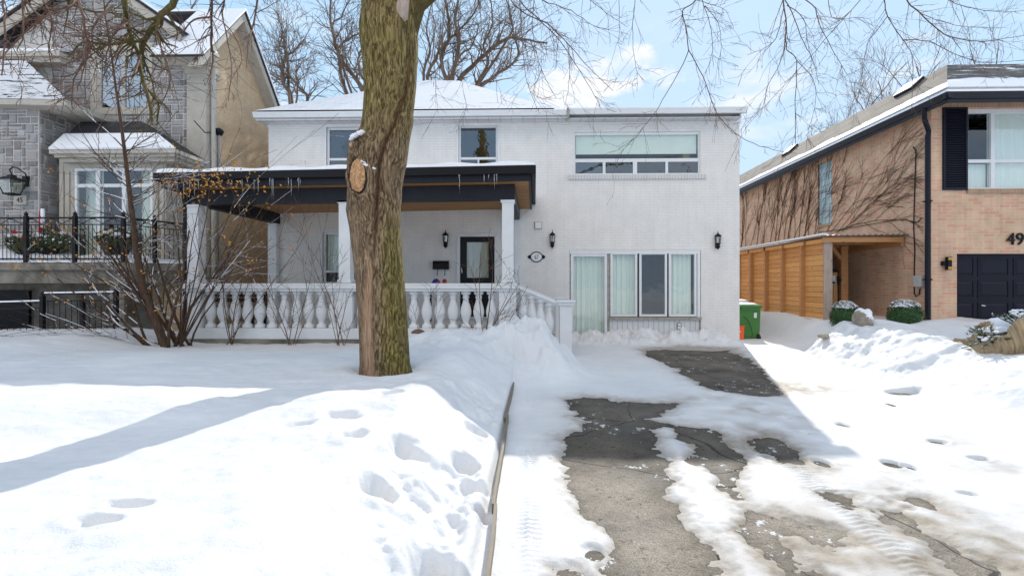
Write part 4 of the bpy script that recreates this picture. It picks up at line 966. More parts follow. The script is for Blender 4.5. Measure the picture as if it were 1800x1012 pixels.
# window and shutter
x0, x1, z0w, z1w = WD; D = DC + .06; f = MB(); frame_y(f, D - .03, D + .04, x0, x1, z0w, z1w, .05, .09, .04)
mids = [X_(1748, DC), X_(1748, DC) + 1.25]; zt0, zt1 = Z_(290, DC), Z_(284.5, DC)
for m_ in mids: f.box(m_ - .045, m_ + .045, D - .028, D + .04, z0w + .04, z1w - .09)
ed = [x0 + .05, mids[0] - .045, mids[0] + .045, mids[1] - .045, mids[1] + .045, x1 - .05]
for i in range(3): f.box(ed[2 * i], ed[2 * i + 1], D - .024, D + .04, zt0, zt1)
fr = f.build("window", 'vinyl', nb)
for i in range(3):
    pane_y(D + .02, ed[2 * i], ed[2 * i + 1], zt1, z1w - .09, fr); pane_y(D + .02, ed[2 * i], ed[2 * i + 1], z0w + .04, zt0, fr)
curtain_y(D + .10, mids[0] - .02, x1 - .02, z0w, z1w, nb, 'whiteblind', amp=.006); curtain_y(D + .12, x0 + .02, mids[0] - .03, z0w, zt0, nb, 'whiteblind', amp=.006)
def shutter(x0, x1, z0, z1):
    f = MB(); frame_y(f, DC - .045, DC - .002, x0, x1, z0, z1, .045); o = f.build("shutter", 'navy', nb)
    mb = MB(); mb.box(x0 + .03, x1 - .03, DC - .003, DC - .0015, z0 + .03, z1 - .03); mb.build('backing', 'black', o)
    mb = MB(); n = 34; st = (z1 - z0 - .09) / n
    for k in range(n):
        z = z0 + .045 + k * st; mb.hexa([(x0 + .045, DC - .038, z), (x1 - .045, DC - .038, z), (x1 - .045, DC - .004, z + st * .6), (x0 + .045, DC - .004, z + st * .6), (x0 + .045, DC - .036, z + st * .35), (x1 - .045, DC - .036, z + st * .35), (x1 - .045, DC - .003, z + st), (x0 + .045, DC - .003, z + st)])
    mb.build("louvres", 'navy', o)
shutter(X_(1656, DC), X_(1698.5, DC), Z_(338, DC), Z_(196.5, DC)); shutter(x1 + .02, x1 + .58, Z_(338, DC), Z_(196.5, DC))
# garage door with raised panels
gx0, gx1, _, gz1 = GD; D = DC + .11
gd = MB(); gd.box(gx0, gx1, D, D + .05, 0, gz1); gdo = gd.build("garage_door", 'navy', nb)
pw = [(X_(1683, DC), X_(1721, DC)), (X_(1725, DC), X_(1783, DC))] + [(X_(1788, DC) + k * .82, X_(1788, DC) + k * .82 + .75) for k in range(4)]
rows = [(Z_(487, DC), Z_(452, DC)), (Z_(525, DC), Z_(491, DC)), (Z_(563, DC), Z_(529, DC)), (Z_(601, DC), Z_(567, DC))]
for a, b in pw:
    for c, d in rows:
        mb = MB(); frame_y(mb, D - .012, D - .001, a + .02, b - .02, c + .02, d - .02, .02)
        mb.hexa([(a + .06, D - .001, c + .06), (b - .06, D - .001, c + .06), (b - .06, D - .001, d - .06), (a + .06, D - .001, d - .06), (a + .1, D - .018, c + .1), (b - .1, D - .018, c + .1), (b - .1, D - .018, d - .1), (a + .1, D - .018, d - .1)])
        mb.build("door_panel", 'navy', gdo)
for v in (489, 527, 565):
    mb = MB(); z = Z_(v, DC); mb.box(gx0 + .01, gx1, D - .006, D - .0005, z - .006, z + .006); mb.build("panel_seam", 'black', gdo)
mb = MB(); p = P(1728, 537.5, D - .04); mb.tube([(p.x - .04, p.y, p.z + .01), (p.x + .05, p.y, p.z)], .012, 6); mb.tube([(p.x, p.y, p.z), (p.x, D, p.z)], .012, 6); mb.build("handle", 'steel', gdo)
text_mesh("49", "house_digits", 'black', nb, (X_(1782, DC) + .01, DC - .03, Z_(432, DC)), .285, .012, sx=1.02)
p = P(1665, 463, DC - .07); t_ = thing("wall_sconce", "black box shaped wall light with amber slots beside the garage door", "wall light", tuple(p))
mb = MB(); mb.box(p.x - .035, p.x + .06, DC - .13, DC - .05, p.z - .15, p.z + .15); mb.build("body", 'black', t_, bevel=.004)
mb = MB()
for z in (.12, .09, -.09, -.12):
    mb = MB(); mb.box(p.x - .025, p.x + .062, DC - .134, DC - .1, p.z + z - .011, p.z + z + .011); mb.build("light_slot", 'brass', t_)
mb = MB(); mb.box(p.x - .09, p.x - .03, DC - .1, DC - .001, p.z - .05, p.z + .05); mb.build("wall_mount", 'black', t_)
q = PX(1616, 494, XW - .06); t_ = thing("utility_box", "beige utility box on the shaded brick side wall near the corner downspout", "utility box", tuple(q))
mb = MB(); mb.box(XW - .13, XW - .002, q.y - .11, q.y + .11, q.z - .13, q.z + .13); mb.build("enclosure", 'greybox', t_, bevel=.01)
def wp(u, v, off=.02): return tuple(PX(u, v, XW - off))
mb = MB(); mb.tube([wp(1617, 507), wp(1616, 517), wp(1610, 521), wp(1607, 515), wp(1607, 470), wp(1608, 440), wp(1606, 400), wp(1607, 360), wp(1609, 300), wp(1610, 265), wp(1605, 258)], .012, 6)
mb.tube([wp(1606, 393), wp(1592, 385), wp(1560, 389), wp(1520, 396), wp(1480, 403), wp(1440, 408)], .009, 5); mb.tube([wp(1606, 392), wp(1613, 390), wp(1619, 384)], .01, 5); mb.build("cable", 'black', t_)

# ------------------------------------------------------------------ timber lean-to beside that wall
XF0, XF1 = 7.16, 7.36; DFN = 11.84; zf0 = .50; zf1 = PX(1455, 420, XF1).z
lt = thing("timber_lean_to", "cedar lean-to with horizontal board screen and corrugated roof against the brick side wall", "lean-to", (7.3, DFN, zf0))
DFE = 23.0
mb = MB(); mb.box(XF0 + .10, XF0 + .13, DFN + .05, DFE, zf0 + .12, zf1 - .02); mb.build("board_screen", 'cedar', lt)
posts = [DFN + .02 + 1.0 * k for k in range(12)]
for i, d in enumerate(posts):
    mb = MB()
    if i == 0: mb.box(XF0, XF1, d, d + .045, zf0 - .1, zf1); mb.build("post", 'greywood', lt)
    else: mb.box(XF0 - .002, XF0 + .099, d, d + .09, zf0 - .1, zf1 - .03); mb.build("post", 'cedarpost', lt)
mb = MB(); mb.box(XF0 - .012, XF0 + .099, DFN + .066, DFE, zf1 - .10, zf1 - .004); mb.build("top_rail", 'cedar', lt)
mb = MB(); mb.box(XF0 - .03, XF0 + .095, DFN + .066, DFE, zf0 + .07, zf0 + .115); mb.build("bottom_rail", 'cedarpost', lt)
mb = MB(); mb.box(XF0 - .025, XF0 + .093, DFN + .07, DFE, zf0 + .116, zf0 + .135); mb.build("rail_snow", 'snowcap', lt)
mb = MB(); mb.box(XF0 - .005, XF0 + .05, DFN + .066, DFE, zf0 - .14, zf0 + .02); mb.build("kick_board", 'cedar', lt)
zc = zf1 + .035
def corr(mb, y0, y1, z, th, n=78, amp=.016):
    xa, xb = XF0 - .12, XW - .01; pts = []
    for k in range(n * 2 + 1):
        t = k / (n * 2); x = xa + (xb - xa) * t; pts.append((x, z + .03 * t + amp * math.sin(2 * math.pi * t * 15)))
    for k in range(len(pts) - 1):
        a, b = pts[k], pts[k + 1]
        mb.quad((a[0], y0, a[1]), (b[0], y0, b[1]), (b[0], y1, b[1]), (a[0], y1, a[1])); mb.quad((a[0], y0, a[1] - th), (a[0], y0, a[1]), (b[0], y0, b[1]), (b[0], y0, b[1] - th))
        mb.quad((a[0], y1, a[1] - th), (b[0], y1, b[1] - th), (b[0], y0, b[1] - th), (a[0], y0, a[1] - th))
    mb.quad((xa, y1, z), (xa, y0, z), (xa, y0, z - th), (xa, y1, z - th))
mb = MB(); corr(mb, DFN - .14, DFE, zc + .03, .012); mb.build("corrugated_roof", 'greywood', lt, True)
mb = MB()
xa, xb = XF0 - .12, XW - .02
for k in range(15):
    x = xa + (xb - xa) * (k + .75) / 15; mb.ellip((x, (DFN + DFE) / 2 - .1, zc + .03 + .03 * (k / 15)), (.055, (DFE - DFN) / 2 + .03, .045), 8, 6)
mb.box(xa - .01, xa + .10, DFN - .15, DFE, zc + .032, zc + .075); mb.build("roof_snow", 'snowcap', lt, True)
mb = MB(); mb.box(XF0 - .06, XW - .05, DFN - .04, DFN + .0, zf1 - .10 + .0, zf1 + .02); mb.build("front_beam", 'cedarpost', lt)
mb = MB(); mb.box(XW - .09, XW - .02, DFN + .0, DFE, zf1 - .20, zf1 + .005); mb.build("ledger_board", 'cedarpost', lt)
for k in range(10):
    d = DFN + .8 + k * 1.1; mb = MB(); mb.box(XF1 - .25, XW - .1, d, d + .05, zf1 - .10, zf1 + .01); mb.build("rafter", 'ceilwood', lt)
d2 = 13.1
mb = MB(); xq0, xq1 = P(1479, 500, d2).x, P(1491, 500, d2).x; mb.box(xq0, xq1, d2, d2 + .1, .3, zf1 - .1); mb.build("inner_post", 'cedarpost', lt)
mb = MB(); mb.hexa([tuple(P(1455, 430, d2)), tuple(P(1462, 427, d2)), tuple(P(1462, 427, d2) + Vector((0, .06, 0))), tuple(P(1455, 430, d2) + Vector((0, .06, 0))), tuple(P(1478, 458, d2)), tuple(P(1479, 450, d2)), tuple(P(1479, 450, d2) + Vector((0, .06, 0))), tuple(P(1478, 458, d2) + Vector((0, .06, 0)))]); mb.build("brace", 'cedarpost', lt)
gt = thing("garden_gate", "cedar board gate with black arched metal frame and small sign inside the lean-to", "gate", (xq0 - .4, d2 + .02, .4))
a0, a1 = P(1440, 500, d2).x, P(1475.5, 500, d2).x; zt_ = P(1450, 477 - 0, d2).z
mb = MB(); mb.box(a0, a1 - .04, d2 + .02, d2 + .05, .35, P(1450, 480, d2).z + .0); zgt = P(1450, 478, d2).z
mb = MB(); mb.box(a0, a1 - .04, d2 + .02, d2 + .05, .35, zgt); mb.build("boards", 'lightwood', gt)
mb = MB(); arc = [(a1 - .02, d2 + .03, .35), (a1 - .02, d2 + .03, zgt + .02)] + [(a1 - .02 - .8 * t, d2 + .03, zgt + .02 + .17 * math.sin(t * math.pi / 2 * 1.0)) for t in (.15, .3, .5, .75, 1.0)]
mb.tube(arc, .022, 6); mb.tube([(a0, d2 + .03, zgt + .01), (a1, d2 + .03, zgt + .01)], .02, 6); mb.build("metal_frame", 'black', gt)
mb = MB(); p = P(1476, 492, d2 - .03); mb.tube([(p.x - .03, p.y, p.z), (p.x + .06, p.y, p.z)], .014, 6); mb.box(p.x - .04, p.x, p.y, d2 + .02, p.z - .12, p.z + .1); mb.build("latch", 'black', gt)
p = P(1463, 492, d2); sg = MB(); sg.box(p.x - .085, p.x + .085, d2 + .004, d2 + .018, p.z - .12, p.z + .12); sg = sg.build("gate_sign", 'paper', gt)
mb = MB(); mb.box(p.x - .075, p.x + .075, d2 + .0005, d2 + .0035, p.z - .11, p.z - .04)
for z, w in ((.08, .05), (.055, .03), (.03, .012), (0, .055), (-.015, .05)): mb.box(p.x - w, p.x + w, d2 + .0005, d2 + .0035, p.z + z - .004, p.z + z + .004)
mb.build("sign_print", 'dark', sg)

# ------------------------------------------------------------------ wheelie bins in the alley
def bin_(u0, u1, v0, v1, D, mat, lidmat, label, group=None):
    xa, xb = X_(u0, D), X_(u1, D); w = xb - xa; zt = Z_(v0, D); zb = Z_(v1, D); cx = (xa + xb) / 2; t = thing("wheelie_bin", label, "wheelie bin", (cx, D, zb)); dp = .72
    mb = MB(); k = .86
    mb.hexa([(cx - w / 2 * k, D + .05, zb + .06), (cx + w / 2 * k, D + .05, zb + .06), (cx + w / 2 * k, D + dp - .1, zb + .06), (cx - w / 2 * k, D + dp - .1, zb + .06), (xa + .02, D + .02, zt - .06), (xb - .02, D + .02, zt - .06), (xb - .02, D + dp, zt - .06), (xa + .02, D + dp, zt - .06)]); mb.build("body", mat, t, bevel=.025)
    mb = MB(); mb.box(xa - .005, xb + .005, D - .015, D + dp + .04, zt - .09, zt - .055); mb.build("rim", mat, t, bevel=.01)
    mb = MB(); mb.hexa([(xa - .01, D - .02, zt - .053), (xb + .01, D - .02, zt - .053), (xb + .01, D + dp + .05, zt - .053), (xa - .01, D + dp + .05, zt - .053), (xa + .04, D + .03, zt), (xb - .04, D + .03, zt), (xb - .04, D + dp, zt), (xa + .04, D + dp, zt)]); mb.build("lid", lidmat, t, bevel=.012)
    mb = MB(); mb.ellip((cx, D + dp / 2, zt), (w / 2 * .98, dp / 2 * 1.02, .055), 16, 8, .05, -.2); mb.build("snow_cap", 'snowcap', t, True)
    for sx in (-1, 1):
        mb = MB(); x = cx + sx * w * .36; mb.poly([(x - .03, D + .09 + .09 * math.cos(a * math.pi / 8) - .06, zb + .09 + .09 * math.sin(a * math.pi / 8)) for a in range(16)], (.06, 0, 0)); o = mb.build("wheel", 'rubber', t)
    mb = MB(); mb.tube([(xa + .08, D - .045, zt - .11), (xb - .08, D - .045, zt - .11)], .016, 8); mb.tube([(xa + .1, D - .045, zt - .11), (xa + .1, D + .02, zt - .11)], .016, 6); mb.tube([(xb - .1, D - .045, zt - .11), (xb - .1, D + .02, zt - .11)], .016, 6); mb.build("handle", lidmat, t)
    return t, cx, w, zt, zb
DBn = 12.75
t, cx, w, zt_, zb_ = bin_(1296, 1340, 535, 598, DBn, 'green', 'green', "green wheelie bin with snowy lid standing at the right corner of the white house")
mb = MB(); p = P(1328, 554, DBn); mb.hexa([(p.x - .035, D_, z) for D_, z in ()] or [(p.x - .035, DBn + .002, p.z - .07), (p.x + .035, DBn + .002, p.z - .07), (p.x + .035, DBn + .03, p.z - .07), (p.x - .035, DBn + .03, p.z - .07), (p.x - .035, DBn - .002, p.z + .07), (p.x + .035, DBn - .002, p.z + .07), (p.x + .035, DBn + .03, p.z + .07), (p.x - .035, DBn + .03, p.z + .07)]); mb.build("white_sticker", 'paper', t)
mb = MB(); mb.tube([tuple(P(u, v, DBn - .03)) for u, v in ((1307, 556), (1314, 562), (1320, 574), (1323, 588), (1319, 594))], .008, 5); mb.build("strap", 'rubber', t)
bin_(1288, 1322, 529, 590, 14.0, 'dark', 'dark', "black wheelie bin with snow on its lid behind the green bin")
cr = thing("recycling_box", "bright orange plastic box leaning in front of the green bin", "box", tuple(P(1301, 597, DBn - .1)))
q = [P(1291, 597, DBn - .12), P(1308, 597, DBn - .12), P(1309, 572, DBn - .02), P(1291, 572, DBn - .02)]
bk = Vector((0, .09, 0)); mb = MB(); mb.hexa([tuple(q[0]), tuple(q[1]), tuple(q[1] + bk), tuple(q[0] + bk), tuple(q[3]), tuple(q[2]), tuple(q[2] + bk), tuple(q[3] + bk)]); mb.build("shell", 'orange', cr, bevel=.02)
mb = MB(); mb.box(q[3].x - .01, q[2].x + .01, q[3].y - .015, q[3].y + .1, q[3].z - .03, q[3].z - .005); mb.build("rim", 'orange', cr)
mb = MB(); mb.box(q[0].x + .08, q[1].x - .06, q[3].y - .045, q[3].y - .036 + .03, q[3].z - .2, q[3].z - .14); mb.build("white_mark", 'paper', cr)

# ------------------------------------------------------------------ plants: leaf clusters
def leaves(mb, c, r, n, size, shell=.55, zmin=-1, up=.0):
    for _ in range(n):
        while True:
            d = Vector((uni(-1, 1), uni(-1, 1), uni(-1, 1)))
            if .1 < d.length < 1 and d.z / max(d.length, .01) > zmin: break
        d.normalize(); q = shell + (1.06 - shell) * rnd() ** .6; q *= 1 + .07 * math.sin(5 * d.x + 3 * d.z + 4 * d.y)
        p = Vector((c[0] + d.x * r[0] * q, c[1] + d.y * r[1] * q, c[2] + d.z * r[2] * q))
        n_ = (d + Vector((uni(-1, 1), uni(-1, 1), uni(-1, 1) + up)) * .8).normalized(); a = n_.orthogonal().normalized(); b = n_.cross(a); t = rnd() * 6.3
        a, b = a * math.cos(t) + b * math.sin(t), b * math.cos(t) - a * math.sin(t); s = size * uni(.6, 1.2)
        mb.quad(p - a * s, p - b * s * .5, p + a * s, p + b * s * .5)
def boxball(u, v0, v1, D, wpx, label):
    p0 = P(u, (v0 + v1) / 2, D); rz_ = (Z_(v0, D) - Z_(v1, D)) / 2 * 1.02; rx_ = wpx / 2 * D / F
    t = thing("boxwood_shrub", label, "shrub", (p0.x, D, p0.z - rz_), "clipped boxwood balls in front of the neighbour's wall")
    mb = MB(); mb.ellip((p0.x, D, p0.z), (rx_ * .86, rx_ * .86, rz_ * .86), 16, 10); leaves(mb, (p0.x, D, p0.z), (rx_, rx_, rz_), 2600, .026, .8); mb.build("foliage", 'boxleaf', t)
    mb = MB(); leaves(mb, (p0.x, D, p0.z + .01), (rx_ * 1.0, rx_ * 1.0, rz_ * 1.03), 650, .035, .96, .62, 2.0); mb.ellip((p0.x, D, p0.z + rz_ * .14), (rx_ * .6, rx_ * .7, rz_ * .86), 18, 10, .12, .5); mb.build("snow_cap", 'snowcap', t)
    mb = MB(); mb.tube([(p0.x, D, p0.z - rz_ - .3), (p0.x, D, p0.z)], .03, 6); mb.build("stem", 'shrubbark', t)
boxball(1486, 533, 582, 11.2, 45, "round clipped boxwood with snow on top at the end of the cedar lean-to")
boxball(1591, 531, 580, 10.6, 51, "round clipped boxwood with snow on top below the beige utility box")
def rockthing(u, v, D, r, label, nm="garden_rock", mat='rock', snowcap=True):
    p = P(u, v, D); t = thing(nm, label, "rock", tuple(p)); mb = MB(); i0 = len(mb.v); mb.ellip((0, 0, 0), (1, 1, 1), 18, 12)
    vv = []
    for (x, y, z) in mb.v:
        k = 1 + .55 * float(vnoise(np.array([x * 1.7 + u]), np.array([y * 1.7 + z * 2.1]))[0]) + .12 * float(vnoise(np.array([x * 5 + u]), np.array([y * 5 + z * 5]))[0])
        vv.append((p.x + x * r[0] * k, p.y + y * r[1] * k, p.z + z * r[2] * k * (1.0 if x < .2 else 1 - .3 * (x - .2))))
    mb.v = vv; mb.build("stone", mat, t, True)
    if snowcap:
        m2 = MB(); m2.v = [(x + .02, y + .01, max(z, p.z + r[2] * .1) + .035 + .02 * (z > p.z)) for x, y, z in vv]; m2.v = [((x - p.x) * 1.05 + p.x + r[0] * .18, y, z) for x, y, z in m2.v]; m2.f = mb.f; m2.build("snow_cap", 'snowcap', t, True)
rockthing(1517, 564, 10.0, (.15, .2, .20), "upright boulder half buried under snow between the two boxwood balls")
rockthing(1447, 590, 9.6, (.10, .10, .05), "small flat grey stone poking through the snow bank", snowcap=False)
rockthing(718, 629, 6.3, (.025, .02, .03), "tiny dark stone on the snow just right of the big trunk", snowcap=False)

# burlap wrapped evergreen at the right edge
bs = thing("wrapped_evergreen", "low evergreen wrapped in torn burlap and filled with snow at the right edge", "shrub", tuple(P(1775, 620, 7.0)))
D = 7.0; mb = MB(); n = 44; rowsb = []
cxb, czb = P(1790, 600, D).x, 0
prof_pts = [(1708, 612, 619), (1722, 600, 620), (1740, 590, 621), (1756, 592, 622), (1768, 588, 624), (1776, 572, 626), (1784, 563, 628), (1800, 557, 632), (1830, 560, 638), (1870, 590, 640), (1900, 615, 630)]
front = []
for i, (u, vt, vb) in enumerate(prof_pts):
    y = D - .25 * math.sin(math.pi * i / (len(prof_pts) - 1)); pt, pb = P(u, vt, y), P(u, vb + 6, y); front.append((pt, pb))
def rib(mb, front, dz=0):
    K = 8
    for i in range(len(front) - 1):
        (a, b), (c, d) = front[i], front[i + 1]
        for s_ in range(K):
            for r_ in range(5):
                def q(t, w):
                    top = a.lerp(c, t); bot = b.lerp(d, t); p = top.lerp(bot, w); k = math.sin((i + t) * 7.1 + w * 3) * .018 + math.sin((i + t) * 17 + w * 2) * .01; bul = -.10 * math.sin(w * math.pi * .8)
                    return (p.x, p.y + k + bul, p.z)
                t0, t1 = s_ / K, (s_ + 1) / K; w0, w1 = r_ / 5, (r_ + 1) / 5
                mb.quad(q(t0, w0), q(t0, w1), q(t1, w1), q(t1, w0))
rib(mb, front); back = [(Vector((a.x + .05, a.y + .6, a.z - .10)), Vector((b.x, b.y + .6, b.z))) for a, b in front]; rib(mb, back)
mb.quad(front[0][0], front[0][1], back[0][1], back[0][0]); mb.quad(front[-1][0], back[-1][0], back[-1][1], front[-1][1])
mb.build("burlap", 'burlap', bs, True)
mb = MB()
for u, v, r_ in ((1795, 572, .34), (1770, 580, .24), (1748, 592, .18), (1832, 572, .36), (1782, 566, .22), (1865, 586, .30)): p = P(u, v, D + .3); mb.ellip((p.x, p.y, p.z - .05), (r_ * 1.2, .42, r_ * .55), 14, 8, .1)
mb.build("snow_fill", 'snowcap', bs, True)
fol = MB(); stm = MB()
def sprig(p0, p1, n, ln):
    p0 = Vector(p0); p1 = Vector(p1); stm.tube([p0, p0.lerp(p1, .5) + Vector((0, 0, .015)), p1], [.009, .006, .003], 5)
    d = (p1 - p0).normalized()
    for k in range(n):
        t = .25 + .75 * k / n; c = p0.lerp(p1, t); o = Vector((uni(-1, 1), uni(-1, 1), uni(-.4, 1))).normalized(); o = (o + d * .9).normalized(); sd_ = o.orthogonal().normalized() * .007
        e = c + o * ln * uni(.6, 1.1); fol.quad(c - sd_, c + sd_, e + sd_ * .4, e - sd_ * .4)
for _ in range(46):
    b0 = P(uni(1722, 1752), uni(585, 612), D - .05 + uni(-.15, .2)); sprig(b0, b0 + Vector((uni(-.16, .14), uni(-.2, .1), uni(-.02, .17))), 38, .05)
for _ in range(34):
    b0 = P(uni(1778, 1830), uni(562, 572), D + uni(-.1, .3)); sprig(b0, b0 + Vector((uni(-.22, .1), uni(-.2, .1), uni(.02, .16))), 38, .05)
for u, v in ((1690, 612), (1696, 598), (1700, 606)): stm.tube([P(1735, 600, D), P(u, v, D - .1)], [.012, .006], 5)
i0 = len(fol.v); fol.v += stm.v; fol.f += [tuple(a + i0 for a in f_) for f_ in stm.f]; fol.build("foliage", 'firleaf', bs)
mb = MB()
for _ in range(26):
    p = P(uni(1722, 1755), uni(576, 600), D - .1 + uni(-.1, .1)); mb.ellip(tuple(p), (uni(.02, .05), .03, uni(.012, .022)), 8, 5, .2)
for _ in range(22):
    p = P(uni(1775, 1800), uni(545, 562), D + uni(-.1, .2)); mb.ellip(tuple(p), (uni(.02, .04), .03, uni(.012, .022)), 8, 5, .2)
mb.build("snow_clumps", 'snowcap', bs, True)

# ================================================================== neighbour on the left (45)
XS = -8.3; D4 = PX(364, 500, XS).y
st = thing("stone_house", "grey cut stone house numbered 45 with steep snowy gables, at the left edge", "house", (-11, D4, 0))
def stones(mb, D, x0, x1, z0, z1, holes=(), yside=None, seed=1):
    """random ashlar on the plane y=D (or x=yside, with x0..x1 then meaning y)"""
    rg = random.Random(seed); ux, uz = .10, .078; nx_, nz_ = int((x1 - x0) / ux) + 1, int((z1 - z0) / uz) + 1; used = [[False] * nx_ for _ in range(nz_)]
    def blocked(i, j):
        cx, cz = x0 + (i + .5) * ux, z0 + (j + .5) * uz
        return cx > x1 or cz > z1 or any(a < cx < b and c < cz < d for a, b, c, d in holes) or (clip and not clip(cx, cz))
    for j in range(nz_):
        for i in range(nx_):
            if used[j][i] or blocked(i, j): continue
            w = rg.choice((1, 2, 2, 3, 3, 4, 5)); h = rg.choice((1, 1, 2, 2, 3))
            ok_w = 0
            while ok_w < w and i + ok_w < nx_ and not used[j][i + ok_w] and not blocked(i + ok_w, j): ok_w += 1
            w = ok_w; hh = 0
            while hh < h and j + hh < nz_ and all(not used[j + hh][i + k] and not blocked(i + k, j + hh) for k in range(w)): hh += 1
            h = max(1, hh)
            for a in range(w):
                for b in range(h): used[j + b][i + a] = True
            m = .010; a, b, c, d = x0 + i * ux + m, min(x1, x0 + (i + w) * ux) - m, z0 + j * uz + m, z0 + (j + h) * uz - m
            g = rg.uniform(.20, .40); t = rg.uniform(.0, .035); col = (g + t, g, g - t * .4 + .004); e = .012; o = rg.uniform(.012, .03)
            def Q(u, z, dd): return (u, D - dd, z) if yside is None else (yside + dd, u, z)
            p = [Q(a, c, 0), Q(b, c, 0), Q(b, d, 0), Q(a, d, 0), Q(a + e, c + e, o), Q(b - e, c + e, o), Q(b - e, d - e, o), Q(a + e, d - e, o)]
            i0 = len(mb.v); mb.v += p; mb.c += [col] * 8
            mb.f += [(i0 + 4, i0 + 5, i0 + 6, i0 + 7), (i0, i0 + 1, i0 + 5, i0 + 4), (i0 + 1, i0 + 2, i0 + 6, i0 + 5), (i0 + 2, i0 + 3, i0 + 7, i0 + 6), (i0 + 3, i0, i0 + 4, i0 + 7)]
clip = None
zt4 = Z_(88, D4); XL = X_(-60, D4)
HW = (X_(172, D4), X_(260, D4), Z_(186, D4), Z_(84, D4))           # tall upper window
ga = (X_(166, D4), Z_(-62, D4)); gr = (X_(332, D4), Z_(58, D4)); gl = (X_(0, D4), Z_(58, D4))
def clip(x, z):
    if z < zt4: return True
    k = (ga[1] - gr[1]) / (gr[0] - ga[0]); return z < ga[1] - k * abs(x - ga[0])
mb = MB(); zc_ = zt4
wall_y(mb, D4, XL - 3, XS, -1.0, zt4, [(HW[0], HW[1], HW[2], zt4)]); k_ = (ga[1] - gr[1]) / (gr[0] - ga[0]); zz = gr[1]
mb.quad((HW[0], D4, HW[3]), (HW[1], D4, HW[3]), (HW[1], D4, zt4), (HW[0], D4, zt4)) if HW[3] < zt4 else None
mb.v += [(gl[0], D4, zt4), (XS, D4, zt4), (XS, D4, ga[1] - k_ * (XS - ga[0])), (ga[0], D4, ga[1])]; n_ = len(mb.v); mb.f.append((n_ - 4, n_ - 3, n_ - 2, n_ - 1)); mb.build("wall", 'mortar', st)
mb = MB(); stones(mb, D4, X_(92, D4), X_(331, D4), 1.7, ga[1], [(HW[0] - .14, HW[1] + .14, HW[2] - .12, HW[3] + .2), (X_(128, D4), X_(258, D4), 0, Z_(262, D4))], None, 4); mb.build("stonework", 'stone', st)
clip = None
# side wall of sand brick with its own gable
pk = PX(428, 22, XS + .30); yk = pk.y; fl_ = PX(352, 100, XS + .3); fr_y = 2 * yk - fl_.y; zf_ = fl_.z
mb = MB(); mb.v += [(XS, D4 + .001, -1.0), (XS, 24, -1.0), (XS, 24, 7.0), (XS, fr_y, zf_ + .05), (XS, yk, pk.z - .12), (XS, D4 + .001, zf_ + .35)]; mb.f.append((0, 1, 2, 3, 4, 5)); mb.build("side_wall", 'brick45', st)
# rake boards and roof of that gable (ridge runs left-right)
def rake(mb, a, b, x0, x1, lo, hi): mb.hexa([(x0, a[0], a[1] + lo), (x1, a[0], a[1] + lo), (x1, b[0], b[1] + lo), (x0, b[0], b[1] + lo), (x0, a[0], a[1] + hi), (x1, a[0], a[1] + hi), (x1, b[0], b[1] + hi), (x0, b[0], b[1] + hi)])
A = (fl_.y, zf_); B = (yk, pk.z); C_ = (fr_y + .25, zf_ - .15)
mb = MB(); rake(mb, A, B, XS + .25, XS + .32, -.24, .0); rake(mb, C_, B, XS + .25, XS + .32, -.24, .0); mb.build("rake_board", 'cream', st)
mb = MB(); rake(mb, A, B, XS + .0, XS + .248, -.22, -.18); rake(mb, C_, B, XS + .0, XS + .248, -.22, -.18); mb.build("rake_soffit", 'cream', st)
xgl = X_(300, D4)
mb = MB(); rake(mb, A, B, xgl, XS + .36, .003, .05); rake(mb, C_, B, -16, XS + .36, .003, .05); mb.build("side_gable_roof", 'shingledark', st)
mb = MB(); rake(mb, (A[0] + .02, A[1] + .02), B, xgl, XS + .38, .052, .11); rake(mb, C_, B, -16, XS + .38, .052, .11); mb.build("side_gable_snow", 'snowcap', st)
# front gable roof over the stone front
def rakex(mb, a, b, y0, y1, lo, hi): mb.hexa([(a[0], y0, a[1] + lo), (a[0], y1, a[1] + lo), (b[0], y1, b[1] + lo), (b[0], y0, b[1] + lo), (a[0], y0, a[1] + hi), (a[0], y1, a[1] + hi), (b[0], y1, b[1] + hi), (b[0], y0, b[1] + hi)])
mb = MB(); rakex(mb, gr, ga, D4 - .32, D4 - .26, -.26, -.02); rakex(mb, gl, ga, D4 - .32, D4 - .26, -.26, -.02); mb.build("front_rake_board", 'cream', st)
mb = MB(); rakex(mb, gr, ga, D4 - .36, D4 + 3, .0, .05); rakex(mb, gl, ga, D4 - .36, D4 + 3, .0, .05); mb.build("front_gable_roof", 'shingledark', st)
mb = MB(); rakex(mb, (gr[0] + .04, gr[1]), ga, D4 - .38, D4 + 2.9, .052, .12); rakex(mb, gl, ga, D4 - .38, D4 + 2.9, .052, .12); mb.build("front_gable_snow", 'snowcap', st)
